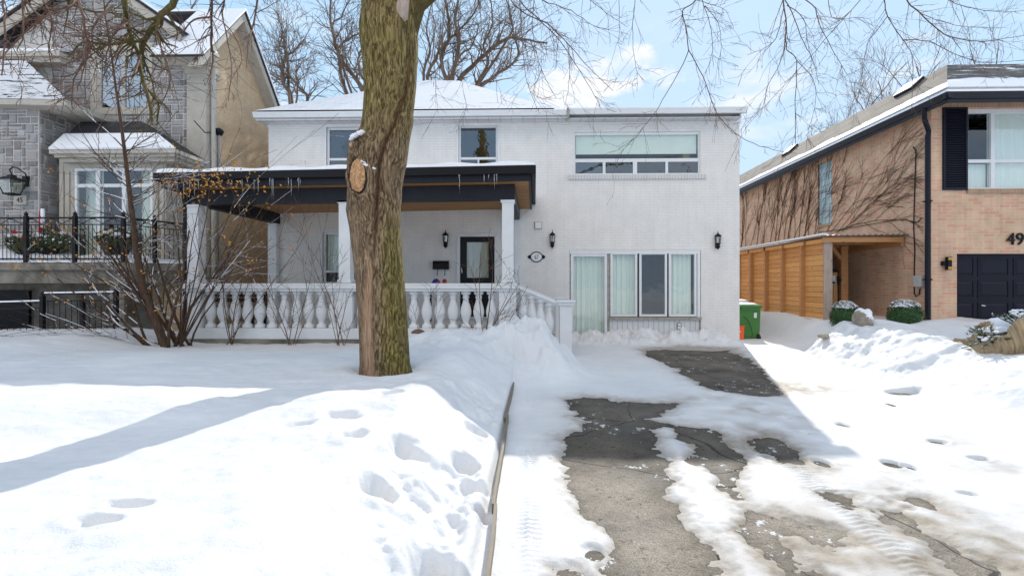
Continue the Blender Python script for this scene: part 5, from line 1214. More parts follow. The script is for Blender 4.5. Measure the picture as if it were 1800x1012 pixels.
# eave returns
mb = MB(); x0, x1 = X_(283, D4), XS + .32; ye = D4 - .34
for (o, za, zb2) in ((.0, 78, 84), (.05, 84, 88)): mb.box(x0 + o, x1 - o, ye + o, D4 + .0, Z_(zb2, ye), Z_(za, ye) - .001)
mb.hexa([(x0 + .08, ye + .2, Z_(100, ye)), (x1 - .1, ye + .2, Z_(100, ye)), (x1 - .1, D4, Z_(100, ye)), (x0 + .08, D4, Z_(100, ye)), (x0 + .05, ye + .06, Z_(88, ye) - .001), (x1 - .06, ye + .06, Z_(88, ye) - .001), (x1 - .06, D4, Z_(88, ye) - .001), (x0 + .05, D4, Z_(88, ye) - .001)])
mb.build("right_eave", 'cream', st)
mb = MB(); mb.box(x0, x1 - .02, ye + .02, ye + .3, Z_(78, ye), Z_(78, ye) + .05); mb.build("eave_snow", 'snowcap', st)
mb = MB(); x0, x1 = X_(20, D4), X_(128, D4); mb.box(x0 - 2, x1, ye, D4, Z_(88, ye), Z_(79, ye)); mb.box(x0 - 2, x1 - .05, ye + .07, D4, Z_(97, ye), Z_(88, ye) - .001); mb.build("left_eave", 'cream', st)
mb = MB(); mb.hexa([(x0 - 2, ye + .02, Z_(79, ye)), (x1, ye + .02, Z_(79, ye)), (x1 - .0, D4 + 2.5, Z_(79, ye) + 1.1), (x0 - 2, D4 + 2.5, Z_(79, ye) + 1.1), (x0 - 2, ye + .02, Z_(79, ye) + .08), (x1, ye + .02, Z_(79, ye) + .08), (x1, D4 + 2.5, Z_(79, ye) + 1.2), (x0 - 2, D4 + 2.5, Z_(79, ye) + 1.2)]); mb.build("left_roof_snow", 'snowcap', st)
# corner quoins and capital
mb = MB(); mb.box(X_(331, D4), XS + .012, D4 - .05, D4 + .35, -.5, Z_(124, D4)); mb.build("corner_trim", 'cream', st)
mb = MB(); x0, x1 = X_(326, D4), XS + .08; mb.box(x0, x1, D4 - .12, D4 + .4, Z_(117, D4), Z_(108, D4)); mb.box(x0 + .03, x1 - .03, D4 - .08, D4 + .37, Z_(125, D4), Z_(117, D4)); mb.build("capital", 'cream', st)
mb = MB(); mb.tube([(XS + .09, D4 + .1, Z_(124, D4)), (XS + .09, D4 + .1, .2)], .05, 8); mb.tube([(XS + .2, D4 + .0, Z_(100, D4)), (XS + .09, D4 + .1, Z_(124, D4))], .045, 8); mb.build("downspout", 'beigemetal', st)
# tall upper window
x0, x1, z0, z1 = HW; f = MB(); frame_y(f, D4 - .05, D4 + .03, x0 - .15, x1 + .15, z0 - .14, z1 + .18, .14, .17, .13); f.build("window_surround", 'cream', st, bevel=.01)
f = MB(); frame_y(f, D4 + .02, D4 + .08, x0, x1, z0, z1 + .02, .06); f.box((x0 + x1) / 2 - .035, (x0 + x1) / 2 + .035, D4 + .025, D4 + .08, z0 + .06, z1 - .04); fr = f.build("upper_window", 'beigemetal', st)
pane_y(D4 + .05, x0 + .06, (x0 + x1) / 2 - .035, z0 + .06, z1 - .04, fr, 'glassm'); pane_y(D4 + .05, (x0 + x1) / 2 + .035, x1 - .06, z0 + .06, z1 - .04, fr, 'glassm')
mb = MB(); mb.box(XL - 3, XS - .2, D4 + 1.0, D4 + 1.05, -.9, 6.8); mb.build("interior_wall", 'interior', st)
# bay: box with little hipped roof
DBY = D4 - .75; bx0, bx1 = X_(104, DBY), X_(292, DBY); bt = Z_(268, DBY)
BW = (X_(130, DBY), X_(268, DBY), 1.9, Z_(291, DBY))
mb = MB(); wall_y(mb, DBY, bx0, bx1, 1.6, bt, [BW], .1); mb.quad((bx1, DBY, 1.6), (bx1, D4, 1.6), (bx1, D4, bt), (bx1, DBY, bt)); mb.quad((bx0, D4, 1.6), (bx0, DBY, 1.6), (bx0, DBY, bt), (bx0, D4, bt)); mb.build("bay_wall", 'cream', st)
mb = MB(); mb.box(bx0 + .1, bx1 - .1, D4 - .06, D4 - .03, 1.7, bt); mb.build("bay_interior", 'interior', st)
for u in (110, 120, 276, 286): x = X_(u, DBY); mb = MB(); mb.box(x - .05, x + .05, DBY - .035, DBY - .001, 1.7, Z_(296, DBY)); mb.build("bay_pilaster", 'cream', st, bevel=.01)
f = MB(); x0, x1, z0, z1 = BW; frame_y(f, DBY + .01, DBY + .07, x0, x1, z0, z1, .06); tz0, tz1 = Z_(325, DBY), Z_(319, DBY); f.box(x0 + .06, x1 - .06, DBY + .015, DBY + .07, tz0, tz1)
mm = [X_(u, DBY) for u in (171, 217)]; 
for m_ in mm: f.box(m_ - .05, m_ + .05, DBY + .012, DBY + .07, z0 + .06, tz0); f.box(m_ - .05, m_ + .05, DBY + .012, DBY + .07, tz1, z1 - .06)
fr = f.build("bay_window", 'white', st); e_ = [x0 + .06, mm[0] - .05, mm[0] + .05, mm[1] - .05, mm[1] + .05, x1 - .06]
for i in range(3): pane_y(DBY + .04, e_[2 * i], e_[2 * i + 1], z0 + .06, tz0, fr); pane_y(DBY + .04, e_[2 * i], e_[2 * i + 1], tz1, z1 - .06, fr)
curtain_y(DBY + .3, x0, x0 + .45, z0, z1, st, amp=.01); curtain_y(DBY + .3, x1 - .5, x1, z0, z1, st, amp=.01)
mb = MB(); ey = DBY - .35; ea, eb_ = X_(86, ey), X_(309, ey); ez_ = Z_(258, ey)
mb.box(ea, eb_, ey, D4 - .001, ez_ - .08, ez_); mb.box(ea + .06, eb_ - .06, ey + .06, D4 - .002, ez_ - .15, ez_ - .081); mb.box(ea + .14, eb_ - .14, ey + .14, D4 - .003, ez_ - .24, ez_ - .151); mb.build("bay_cornice", 'cream', st)
ta, tb_ = X_(158, D4), X_(262, D4); tz_ = Z_(214, D4)
mb = MB(); mb.hexa([(ea + .02, ey + .02, ez_ + .002), (eb_ - .02, ey + .02, ez_ + .002), (eb_ - .02, D4 - .04, ez_ + .002), (ea + .02, D4 - .04, ez_ + .002), (ta, D4 - .25, tz_), (tb_, D4 - .25, tz_), (tb_, D4 - .04, tz_), (ta, D4 - .04, tz_)]); mb.build("bay_roof", 'shingledark', st)
w1 = .5
def L3(a, b, t): return tuple(Vector(a).lerp(Vector(b), t))
f0, f1, t0, t1 = (ea + .0, ey, ez_ + .01), (eb_, ey, ez_ + .01), (ta, D4 - .27, tz_), (tb_, D4 - .27, tz_); up = Vector((0, -.02, .035))
mb = MB(); q = [f0, f1, L3(f1, t1, w1), L3(f0, t0, w1)]; mb.hexa([tuple(Vector(p)) for p in q] + [tuple(Vector(p) + up) for p in q]); mb.build("bay_roof_snow", 'snowcap', st)
# left pier with its roof slope
DPR = D4 - 1.0; px1 = X_(68, DPR); zpe = Z_(170, DPR)
mb = MB(); mb.box(-16, px1, DPR, D4 - .02, 1.6, zpe); mb.build("pier_core", 'mortar', st)
mb = MB(); stones(mb, DPR, -14.2, px1 - .01, 1.75, zpe, [], None, 12); stones(mb, 0, DPR + .02, D4 - .05, 1.75, zpe, [], px1, 13); mb.build("pier_stonework", 'stone', st)
mb = MB(); mb.box(X_(46, DPR), px1 + .08, DPR - .08, DPR + .2, zpe - .16, zpe); mb.build("pier_capital", 'cream', st)
ey = DPR - .3; s0, s1 = X_(14, ey), X_(116, ey)
mb = MB(); mb.hexa([(-16, ey, Z_(166, ey)), (s1, ey, Z_(178, ey)), (s1, D4, Z_(178, ey)), (-16, D4, Z_(166, ey)), (-16, ey, Z_(156, ey)), (s1, ey, Z_(168, ey)), (s1, D4, Z_(168, ey)), (-16, D4, Z_(156, ey))]); mb.build("pier_eave", 'cream', st)
mb = MB(); q = [(-16, ey, Z_(155, ey)), (s1 - .04, ey, Z_(167, ey)), (X_(26, D4 - .1), D4 - .05, Z_(86, D4)), (-16, D4 - .05, Z_(86, D4))]; mb.hexa([tuple(p) for p in q] + [(p[0], p[1], p[2] + .05) for p in q])
mb.build("pier_roof", 'shinglehalf', st)
mb = MB(); mb.tube([(X_(117, D4 - .1), D4 - .1, Z_(176, D4)), (X_(117, D4 - .1), D4 - .1, 1.8)], .045, 8); mb.build("brown_downspout", 'brownmetal', st)
mb = MB(); mb.box(X_(94, D4 - .1), X_(112, D4 - .1), D4 - .12, D4 - .03, 1.8, Z_(182, D4)); mb.build("pilaster", 'cream', st)
p = P(35.5, 351.5, DPR - .04); mb = MB(); mb.box(p.x - .145, p.x + .145, DPR - .05, DPR - .035 + .02, p.z - .11, p.z + .11); np_ = mb.build("number_stone", 'cream', st, bevel=.006)
text_mesh("45", "digits", 'black', np_, (p.x, DPR - .052, p.z - .055), .115, .002)
# service mast and meter on the sand brick wall
def sp_(u, v, o=.05): return tuple(PX(u, v, XS + o))
t_ = thing("service_mast", "grey electrical mast pipe with weatherhead on the sand brick wall", "electrical mast", sp_(386, 460)); mb = MB(); mb.tube([sp_(387, 462), sp_(385, 238)], .033, 8); mb.build("pipe", 'galv', t_)
mb = MB(); a = Vector(sp_(385, 232)); mb.ellip((a.x, a.y, a.z), (.09, .13, .1), 10, 7, .3); mb.tube([tuple(a), tuple(a + Vector((-.02, -.5, -.18))), tuple(a + Vector((.0, -.9, -.02)))], .012, 5); mb.build("weatherhead", 'black', t_)
mb = MB(); a = Vector(sp_(388, 475)); mb.box(XS + .002, XS + .12, a.y - .16, a.y + .16, a.z - .2, a.z + .2); t2 = thing("electric_meter", "grey electric meter box low on the sand brick wall seen through the porch", "meter", tuple(a)); mb.build("housing", 'galv', t2, bevel=.01)
mb = MB(); mb.tube([(XS + .121, a.y, a.z + .02), (XS + .22, a.y, a.z + .02)], [.1, .085], 14); mb.build("dial", 'galv', t2)

# ------------------------------------------------------------------ terrace of 45
DT = 9.95; tz = Z_(460, DT); tl = -16.0; tr = X_(217, DT); tr2 = PX(328, 462, XS + .22)
te = thing("stone_terrace", "raised concrete and stone terrace of house 45 with snow on its deck", "terrace", (-11, DT, 0))
def poly_slab(mb, pts, z0, z1): mb.poly([(x, y, z0) for x, y in pts], (0, 0, z1 - z0))
out = [(tl, DT), (tr, DT), (tr2.x, tr2.y), (XS + .02, tr2.y + .5), (XS + .02, D4 - .02), (tl, D4 - .02)]
def offs(k): return [(tl, DT + k), (tr - k * .5, DT + k), (tr2.x - k, tr2.y + k), (XS + .02 - k * .1, tr2.y + .5), (XS + .01, D4 - .03), (tl, D4 - .03)]
mb = MB(); poly_slab(mb, out, tz - .165, tz); mb.build("coping", 'slabstone', te, bevel=.012)
mb = MB(); poly_slab(mb, offs(.06), tz - .45, tz - .166); mb.build("beam", 'slabstone', te)
mb = MB(); poly_slab(mb, offs(.10), tz + .002, tz + .10); mb.build("deck_snow", 'snowcap', te, bevel=.03)
mb = MB(); mb.ellip((-12.2, DT + .9, tz + .02), (1.7, .75, .34), 24, 8, .04, 0); mb.ellip((-9.7, DT + .8, tz + .02), (1.1, .6, .22), 20, 8, .04, 0); mb.build("drifted_snow", 'snowcap', te, True)
mb = MB(); mb.box(tl, X_(205, DT), DT + 1.15, DT + 1.2, -1.0, tz - .45); mb.build("lower_wall", 'slabstone', te)
mb = MB(); mb.box(X_(0, DT + 1.1), X_(52, DT + 1.1), DT + 1.08, DT + 1.148, -1.0, Z_(510, DT + 1.1)); mb.build("lower_door", 'black', te)
mb = MB(); x = X_(214, DT + .2); mb.box(x - .22, x + .1, DT + .15, DT + .5, -1.0, tz - .451); mb.build("pier", 'slabstone', te)
mb = MB(); mb.box(x + .11, XS + .015, DT + .9, DT + .95, -1.0, tz - .451); mb.build("side_panel", 'brick45', te)
# railings
def railing(name, label, pts, z0s, z1s, pitch, curls, rails, posts, snow=False, group=None):
    t = thing(name, label, "railing", (pts[0][0], pts[0][1], z0s[0]), group)
    segs = list(zip(pts[:-1], pts[1:], zip(z0s[:-1], z0s[1:]), zip(z1s[:-1], z1s[1:])))
    rl = MB()
    for (a, b, za, zb) in segs:
        for k in rails:
            pa = (a[0], a[1], za[0] + (zb[0] - za[0]) * k); pb = (b[0], b[1], za[1] + (zb[1] - za[1]) * k); mb = MB(); mb.tube([pa, pb], .02 if k == 1 else .012, 5); mb.build("rail", 'black', t)
        if snow:
            mb = MB(); mb.hexa([(a[0], a[1] - .022, zb[0] + .012), (b[0], b[1] - .022, zb[1] + .012), (b[0], b[1] + .022, zb[1] + .012), (a[0], a[1] + .022, zb[0] + .012), (a[0], a[1] - .015, zb[0] + .04), (b[0], b[1] - .015, zb[1] + .04), (b[0], b[1] + .015, zb[1] + .04), (a[0], a[1] + .015, zb[0] + .04)]); mb.build("rail_snow", 'snowcap', t)
        Ls = math.hypot(b[0] - a[0], b[1] - a[1]); n = max(2, int(Ls / pitch)); hi = rails[1] if len(rails) > 2 else 1
        for k in range(n + 1):
            q = (k + .5) / (n + 1); x = a[0] + (b[0] - a[0]) * q; y = a[1] + (b[1] - a[1]) * q; l = za[0] + (za[1] - za[0]) * q; h = zb[0] + (zb[1] - zb[0]) * q; top = l + (h - l) * hi
            mb = MB(); mb.tube([(x, y, l), (x, y, top)], .0085, 4)
            if curls and k % 8 == 3:
                mb.lathe(x, y, [(.01, l + .4), (.028, l + .43), (.012, l + .46)], 6)
            mb.build("picket", 'black', t)
        if curls:
            cm = MB(); nw = max(2, int(Ls / .42))
            for k in range(nw):
                pp = []
                for j in range(13):
                    w = j / 12; q = (k + w) / nw; x = a[0] + (b[0] - a[0]) * q; y = a[1] + (b[1] - a[1]) * q; l = za[0] + (za[1] - za[0]) * q; h = zb[0] + (zb[1] - zb[0]) * q; base = l + (h - l) * hi
                    pp.append((x, y, base + (h - base) * (.15 + .7 * math.sin(w * math.pi) ** 1.5)))
                cm.tube(pp, .009, 4)
                for sg_ in (-1, 1):
                    c = pp[6]; cm.tube([(c[0] + sg_ * (.1 + .03 * math.cos(a_)), c[1], c[2] - .055 + .025 * math.sin(a_)) for a_ in (0, 1, 2, 3, 4, 5)], .007, 4)
            cm.build("scrollwork", 'black', t)
    for x, y, z0, z1 in posts:
        mb = MB(); mb.box(x - .034, x + .034, y - .034, y + .034, z0, z1 + .04); mb.lathe(x, y, [(.04, z1 + .041), (.03, z1 + .06), (.045, z1 + .09), (.02, z1 + .12), (.005, z1 + .14)], 8); mb.build("post", 'black', t)
    return t
yr = DT + .08; zr0, zr1_ = Z_(456, yr), Z_(380, yr); cr_ = (X_(217, yr), yr); fr_ = PX(325, 463, XS + .05)
railing("terrace_railing", "black wrought iron railing with scrollwork and finials along the snowy terrace", [(X_(-70, yr), yr), cr_, (fr_.x, fr_.y)], [zr0, zr0, zr0 - .03], [zr1_, zr1_, zr1_ - .03], .092, True, (.03, .84, 1),
        [(X_(46, yr), yr, zr0 - .05, zr1_), (X_(132, yr), yr, zr0 - .05, zr1_), (cr_[0], cr_[1], zr0 - .05, zr1_), (P(272, 460, 10.45).x, 10.45, zr0 - .05, zr1_ - .02), (fr_.x, fr_.y, zr0 - .05, zr1_ - .03)])
yf = 9.35; a0, a1, a2 = X_(-60, yf), X_(75, yf), X_(204, yf)
railing("driveway_railing", "low black iron railing with snow on its rail, at the far left below the terrace", [(a0, yf), (a1, yf)], [Z_(590, yf), Z_(585, yf)], [Z_(535, yf), Z_(531, yf)], .14, False, (.05, .80, 1), [(a1, yf, Z_(590, yf), Z_(524, yf))], True)
railing("driveway_railing", "taller black iron railing with snow capped rails, left of the leafy shrub", [(a1 + .05, yf), (a2, yf)], [Z_(582, yf), Z_(580, yf)], [Z_(517, yf), Z_(515, yf)], .125, False, (.05, .80, 1), [(X_(145, yf), yf, Z_(585, yf), Z_(530, yf)), (a2, yf, Z_(590, yf), Z_(516, yf))], True)
# large lantern on the pier
p = P(20.5, 320, DPR - .3); t_ = thing("large_lantern", "large dark hanging wall lantern on the stone pier above the 45 plaque", "wall lantern", tuple(p)); s_ = 1.0
mb = MB(); mb.lathe(p.x, p.y, [(.02, p.z + .17), (.06, p.z + .16), (.09, p.z + .12), (.27, p.z + .05), (.27, p.z + .03)], 4); mb.build("roof", 'black', t_)
mb = MB(); mb.lathe(p.x, p.y, [(.13, p.z - .26), (.24, p.z + .03)], 4); mb.build("glass", 'lampglass', t_)
mb = MB()
for k in range(4):
    a = math.pi * 2 * (k + .5) / 4; mb.tube([(p.x + .245 * math.cos(a), p.y + .245 * math.sin(a), p.z + .035), (p.x + .135 * math.cos(a), p.y + .135 * math.sin(a), p.z - .27)], .012, 4)
mb.lathe(p.x, p.y, [(.15, p.z - .26), (.15, p.z - .29), (.05, p.z - .31)], 4); mb.build("frame", 'black', t_)
mb = MB(); mb.lathe(p.x, p.y, [(.03, p.z - .25), (.03, p.z - .12), (.005, p.z - .09)], 8); mb.build("bulb", 'candle', t_)
mb = MB(); mb.tube([(p.x + .05, DPR - .02, p.z + .12), (p.x + .16, DPR - .15, p.z + .22), (p.x + .14, p.y, p.z + .32), (p.x + .02, p.y, p.z + .34), (p.x - .05, p.y, p.z + .28), (p.x, p.y, p.z + .18)], .014, 6); mb.box(p.x - .06, p.x + .1, DPR - .03, DPR - .002, p.z - .05, p.z + .2); mb.build("scroll_bracket", 'black', t_)
# winter planters on the terrace
def planter(u, v, D, w, label, red):
    c = P(u, v, D); t = thing("planter_shrub", label, "planter", (c.x, D, tz)); mb = MB(); mb.lathe(c.x, D, [(.16, tz + .05), (.24, tz + .3), (.26, tz + .34)], 12); mb.build("pot", 'black', t)
    mb = MB(); leaves(mb, (c.x, D, c.z), (w, .35, .26), 1500, .05, .3); mb.build("foliage", 'firleaf', t)
    mb = MB()
    for k in range(12): a = rnd() * 6.3; mb.ellip((c.x + uni(-.8, .8) * w, D + uni(-.3, .1), c.z + uni(.05, .22)), (uni(.05, .12), .06, uni(.025, .05)), 8, 5, .2)
    mb.build("snow_clumps", 'snowcap', t, True)
    if red:
        for k in range(5): mb = MB(); mb.ellip((c.x + uni(-.5, .5) * w, D - .25, c.z + uni(0, .25)), (.045, .03, .045), 8, 6); mb.build("red_bauble", 'red', t, True)
planter(52, 428, DT + .55, .42, "evergreen planter with red baubles and snow behind the railing at far left", True)
planter(88, 426, DT + .7, .42, "dense evergreen planter right of the red bauble planter behind the railing", False)
planter(205, 422, DT + .6, .36, "snow covered evergreen planter in front of the bay window", False)
c = P(73, 385, DT + .5); t_ = thing("striped_pole", "red and white winter decoration pole sticking up from the planter", "decoration", tuple(c)); mb = MB(); mb.tube([tuple(P(70, 425, DT + .5)), tuple(P(72, 372, DT + .5))], .035, 8); mb.build("red_pole", 'red', t_); mb = MB(); mb.tube([tuple(P(75, 400, DT + .45)), tuple(P(75, 367, DT + .45))], .035, 8); mb.build("white_pole", 'snowcap', t_, True)

# ================================================================== trees
def rv(k=1.0): return Vector((uni(-k, k), uni(-k, k), uni(-k, k)))
def grow(mb, p, d, length, r, lvl, opt, tips=None):
    """one branch and its children; opt: seg, curve, grav, kids, ang, ratio, minr"""
    n = opt['seg'] if lvl > 1 else 3
    pts = [Vector(p)]; rad = [r]; q = Vector(p); d = Vector(d).normalized(); r_end = max(opt['minr'], r * opt.get('taper', .45)); dirs = [d.copy()]
    for k in range(n):
        d = (d + rv(opt['curve']) + Vector((0, 0, opt['grav']))).normalized(); q = q + d * (length / n); pts.append(q.copy()); rad.append(r + (r_end - r) * (k + 1) / n); dirs.append(d.copy())
    mb.tube(pts, rad, 6 if r > .03 else 4 if r > .008 else 3, cap=False)
    if tips is not None and lvl <= 1: tips.append((pts[-1], d))
    if lvl <= 0: return
    for k in range(opt['kids'][min(lvl, len(opt['kids']) - 1)]):
        t = uni(.2, 1.0) * n; i = min(n - 1, int(t)); f_ = t - i; b = pts[i].lerp(pts[i + 1], f_); bd = dirs[i + 1]
        side = bd.cross(rv()).normalized(); a = uni(*opt['ang']); nd = bd * math.cos(a) + side * math.sin(a)
        grow(mb, b, nd, length * uni(*opt['ratio']), max(opt['minr'], (rad[i] + (rad[i + 1] - rad[i]) * f_) * uni(.45, .65)), lvl - 1, opt, tips)

# --- the big maple in front
DM = 5.75; S = DM / F
ml = thing("maple_tree", "large mossy street tree with cut branch scar, standing in snow before the porch", "tree", tuple(P(680, 640, DM)))
rows = [(720, 626, 732), (660, 630, 726), (640, 632, 721), (610, 631, 720), (560, 629, 717), (500, 625, 713), (450, 620, 709), (420, 616, 707), (400, 614, 705), (370, 608, 706), (345, 610, 708), (330, 612, 708), (300, 611, 713),
        (285, 611, 717), (262, 614, 720), (245, 620, 722), (228, 632, 725), (210, 636, 729), (200, 637, 728), (150, 640, 733), (100, 635, 736), (70, 631, 737), (45, 630, 736), (20, 634, 737), (0, 634, 738), (-30, 637, 732), (-60, 640, 722), (-130, 634, 702), (-250, 616, 672), (-420, 600, 640), (-600, 590, 612)]
rows.sort(key=lambda r: -r[0]); vs = np.array([r[0] for r in rows], float)[::-1]; lf = np.array([r[1] for r in rows], float)[::-1]; rt = np.array([r[2] for r in rows], float)[::-1]
NR, NA = 380, 128; V = []; CC = []; FF = []
for i in range(NR):
    v = 720 - 1320 * i / (NR - 1); l = float(np.interp(v, vs, lf)); r = float(np.interp(v, vs, rt)); cx = (l + r) / 2; hw = (r - l) / 2; z = Z_(v, DM); c = P(cx, 500, DM); R_ = hw * S * .955
    for j in range(NA):
        a = 2 * math.pi * j / NA; ca, sa = math.cos(a), math.sin(a)     # a=0 right, a=-pi/2 toward the camera
        u = cx + hw * ca; R2 = R_
        k = 1.0; front = max(0, -sa)
        # seam between the two joined leaders
        su = float(np.interp(v, [0, 130, 170, 230, 262, 300, 330, 400, 470], [733, 728, 722, 704, 690, 680, 678, 674, 668]))
        seam = math.exp(-((u - su) / 3.2) ** 2) * front ** .5 * ss(480, 380, v) * ss(60, 150, v)
        k -= .17 * seam; k += .07 * math.exp(-((u - su + 14) / 9) ** 2) * front * ss(480, 330, v) + .05 * math.exp(-((u - su - 14) / 9) ** 2) * front * ss(480, 330, v)
        # scar hollow low on the front
        sw_ = 4 + 7 * min(1, max(0, (v - 450) / 150)); sc1 = math.exp(-((u - (659 + 3 * math.sin(v * .03))) / sw_) ** 4) * ss(435, 480, v) * front ** .3; k -= .05 * sc1; k += .035 * math.exp(-((abs(u - 659) - sw_ - 3) / 3) ** 2) * ss(435, 480, v) * front
        # collar round the cut branch
        dk = math.hypot((u - 629) / 17, (v - 308) / 33); k += .10 * math.exp(-((dk - 1.15) / .28) ** 2) * front ** .5 - (.12 * (1 - ss(.6, 1.0, dk)) * front ** .5)
        dk2 = math.hypot((u - 625) / 8, (v - 252) / 9); k += .08 * math.exp(-(dk2 - 1) ** 2 * 6) * front ** .3
        # fluted base and general lumps
        k += .018 * math.sin(a * 5 + v * .01) + .03 * float(vnoise(np.array([a * 1.3 + 20]), np.array([v * .02]))[0]) + .012 * float(vnoise(np.array([a * 9 + 20 + v * .02]), np.array([v * .012]))[0])
        if v > 610: k += .05 * (v - 610) / 60 * (1 + .6 * math.sin(a * 4 + 1))
        V.append((c.x + R_ * ca * (1 + (k - 1) * .35) , DM + R_ * .92 * sa * k, z))
        pale = 1.0 * sc1 + .28 * math.exp(-((u - 636) / 9) ** 2) * ss(340, 420, v) * front ** .5
        redd = seam * .9
        moss = (.10 + .75 * ss(672, 700, u) * ss(330, 440, v)) + (.58) * ss(300, 180, v)
        if u < 665: moss *= ss(420, 250, v) + .12
        CC.append((min(1, max(0, pale)), float(min(1, max(0, moss))), min(1, redd)))
for i in range(NR - 1):
    for j in range(NA): a0 = i * NA + j; a1 = i * NA + (j + 1) % NA; FF.append((a0, a1, a1 + NA, a0 + NA))
FF.append(tuple((NR - 1) * NA + j for j in range(NA)))
mb = MB(); mb.v = V; mb.f = FF; mb.c = CC; trunk = mb.build("trunk", 'trunk', ml, True)
# heartwood face of the cut branch and the smaller stub
mb = MB(); yk_ = DM - .33; cpt = P(629, 308, yk_); mb.ellip((cpt.x, cpt.y + .02, cpt.z), (.105, .05, .205), 20, 12, .06); mb.build("cut_branch_face", 'cutwood', ml, True)
mb = MB(); mb.ellip((cpt.x + .003, cpt.y + .03, cpt.z), (.122, .052, .225), 20, 12, .05); mb.build("wound_rim", 'shrubbark' if False else simple('dark_wound_bark', (.02, .012, .008), .95), ml, True)
mb = MB(); ring = [P(629 + 17 * math.cos(a) * (1 + .08 * math.sin(3 * a)), 306 + 34 * math.sin(a), yk_ + .01 - .015 * math.sin(a)) for a in [2 * math.pi * k / 30 for k in range(31)]]; ring = [q + (q - cpt) * .12 + Vector((0, .03, 0)) for q in ring]; mb.tube([tuple(q) for q in ring], [.024 + .008 * math.sin(k * .9) for k in range(31)], 8); mb.build("callus_ring", 'trunk', ml, True)
mb = MB(); a = P(632, 256, DM - .2); b = P(619, 255, DM - .34); mb.tube([tuple(a), tuple(a.lerp(b, .6)), tuple(b)], [.075, .05, .038], 10); mb.build("branch_stub", 'trunk', ml, True)
mb = MB(); b2 = b + Vector((-.012, -.03, 0)); mb.ellip(tuple(b + Vector((-.01, -.005, 0))), (.022, .022, .030), 10, 6); mb.build("stub_face", 'cutwood', ml, True)
for (u, v, w, h_, sl) in ((629, 236, 15, 6, .5), (620, 243, 8, 4, .8), (650, 293, 14, 4, -.4), (641, 286, 7, 3, -.5)):
    mb = MB()
    for k in range(9): q = P(u + w * uni(-.6, .6), v, DM - .29 - .02 * rnd()); q.z -= sl * 0; mb.ellip((q.x, q.y, q.z + (q.x - P(u, v, q.y).x) * sl), (w * S * uni(.15, .4), .05, h_ * S * uni(.3, .7)), 7, 5, .3)
    mb.build("snow_patch", 'snowcap', ml, True)
# leaders above the picture
topz = Z_(-40, DM); pc = P(668, -30, DM)
opt_l = dict(seg=7, curve=.16, grav=.02, kids=[0, 3, 4, 5], ang=(.4, .9), ratio=(.5, .75), minr=.004)
lm = MB(); lm.tube([tuple(P(668, 30, DM)), tuple(P(664, -40, DM)), tuple(P(650, -120, DM + .1)), tuple(P(630, -260, DM + .3))], [.19, .24, .21, .17], 12); lm.build("limb", 'limb', ml, True)
for (dx, dy, dz, r_) in ((-.9, .3, 1.0, .13), (.2, -.5, 1.0, .12), (.8, .6, 1.0, .11)):
    lm = MB(); grow(lm, P(606, -560, DM), Vector((dx, dy, dz * 1.4)), 4.2, r_, 3, dict(seg=7, curve=.2, grav=.06, kids=[0, 3, 3, 4], ang=(.35, .8), ratio=(.45, .7), minr=.006, taper=.4)); lm.build("limb", 'limb', ml, True)
lm = MB(); lm.tube([tuple(P(712, 95, DM)), tuple(P(722, 40, DM + .0)), tuple(P(735, 8, DM)), tuple(P(762, -14, DM - .1)), tuple(P(830, -60, DM - .3)), tuple(P(950, -110, DM - .5))], [.09, .12, .10, .085, .08, .07], 12); lm.build("limb", 'limb', ml, True)
lm = MB(); lm.tube([tuple(P(700, 60, DM - .12)), tuple(P(706, 20, DM - .22)), tuple(P(712, -8, DM - .28))], [.10, .085, .06], 10); lm.build("broken_stub", 'greywood', ml, True)
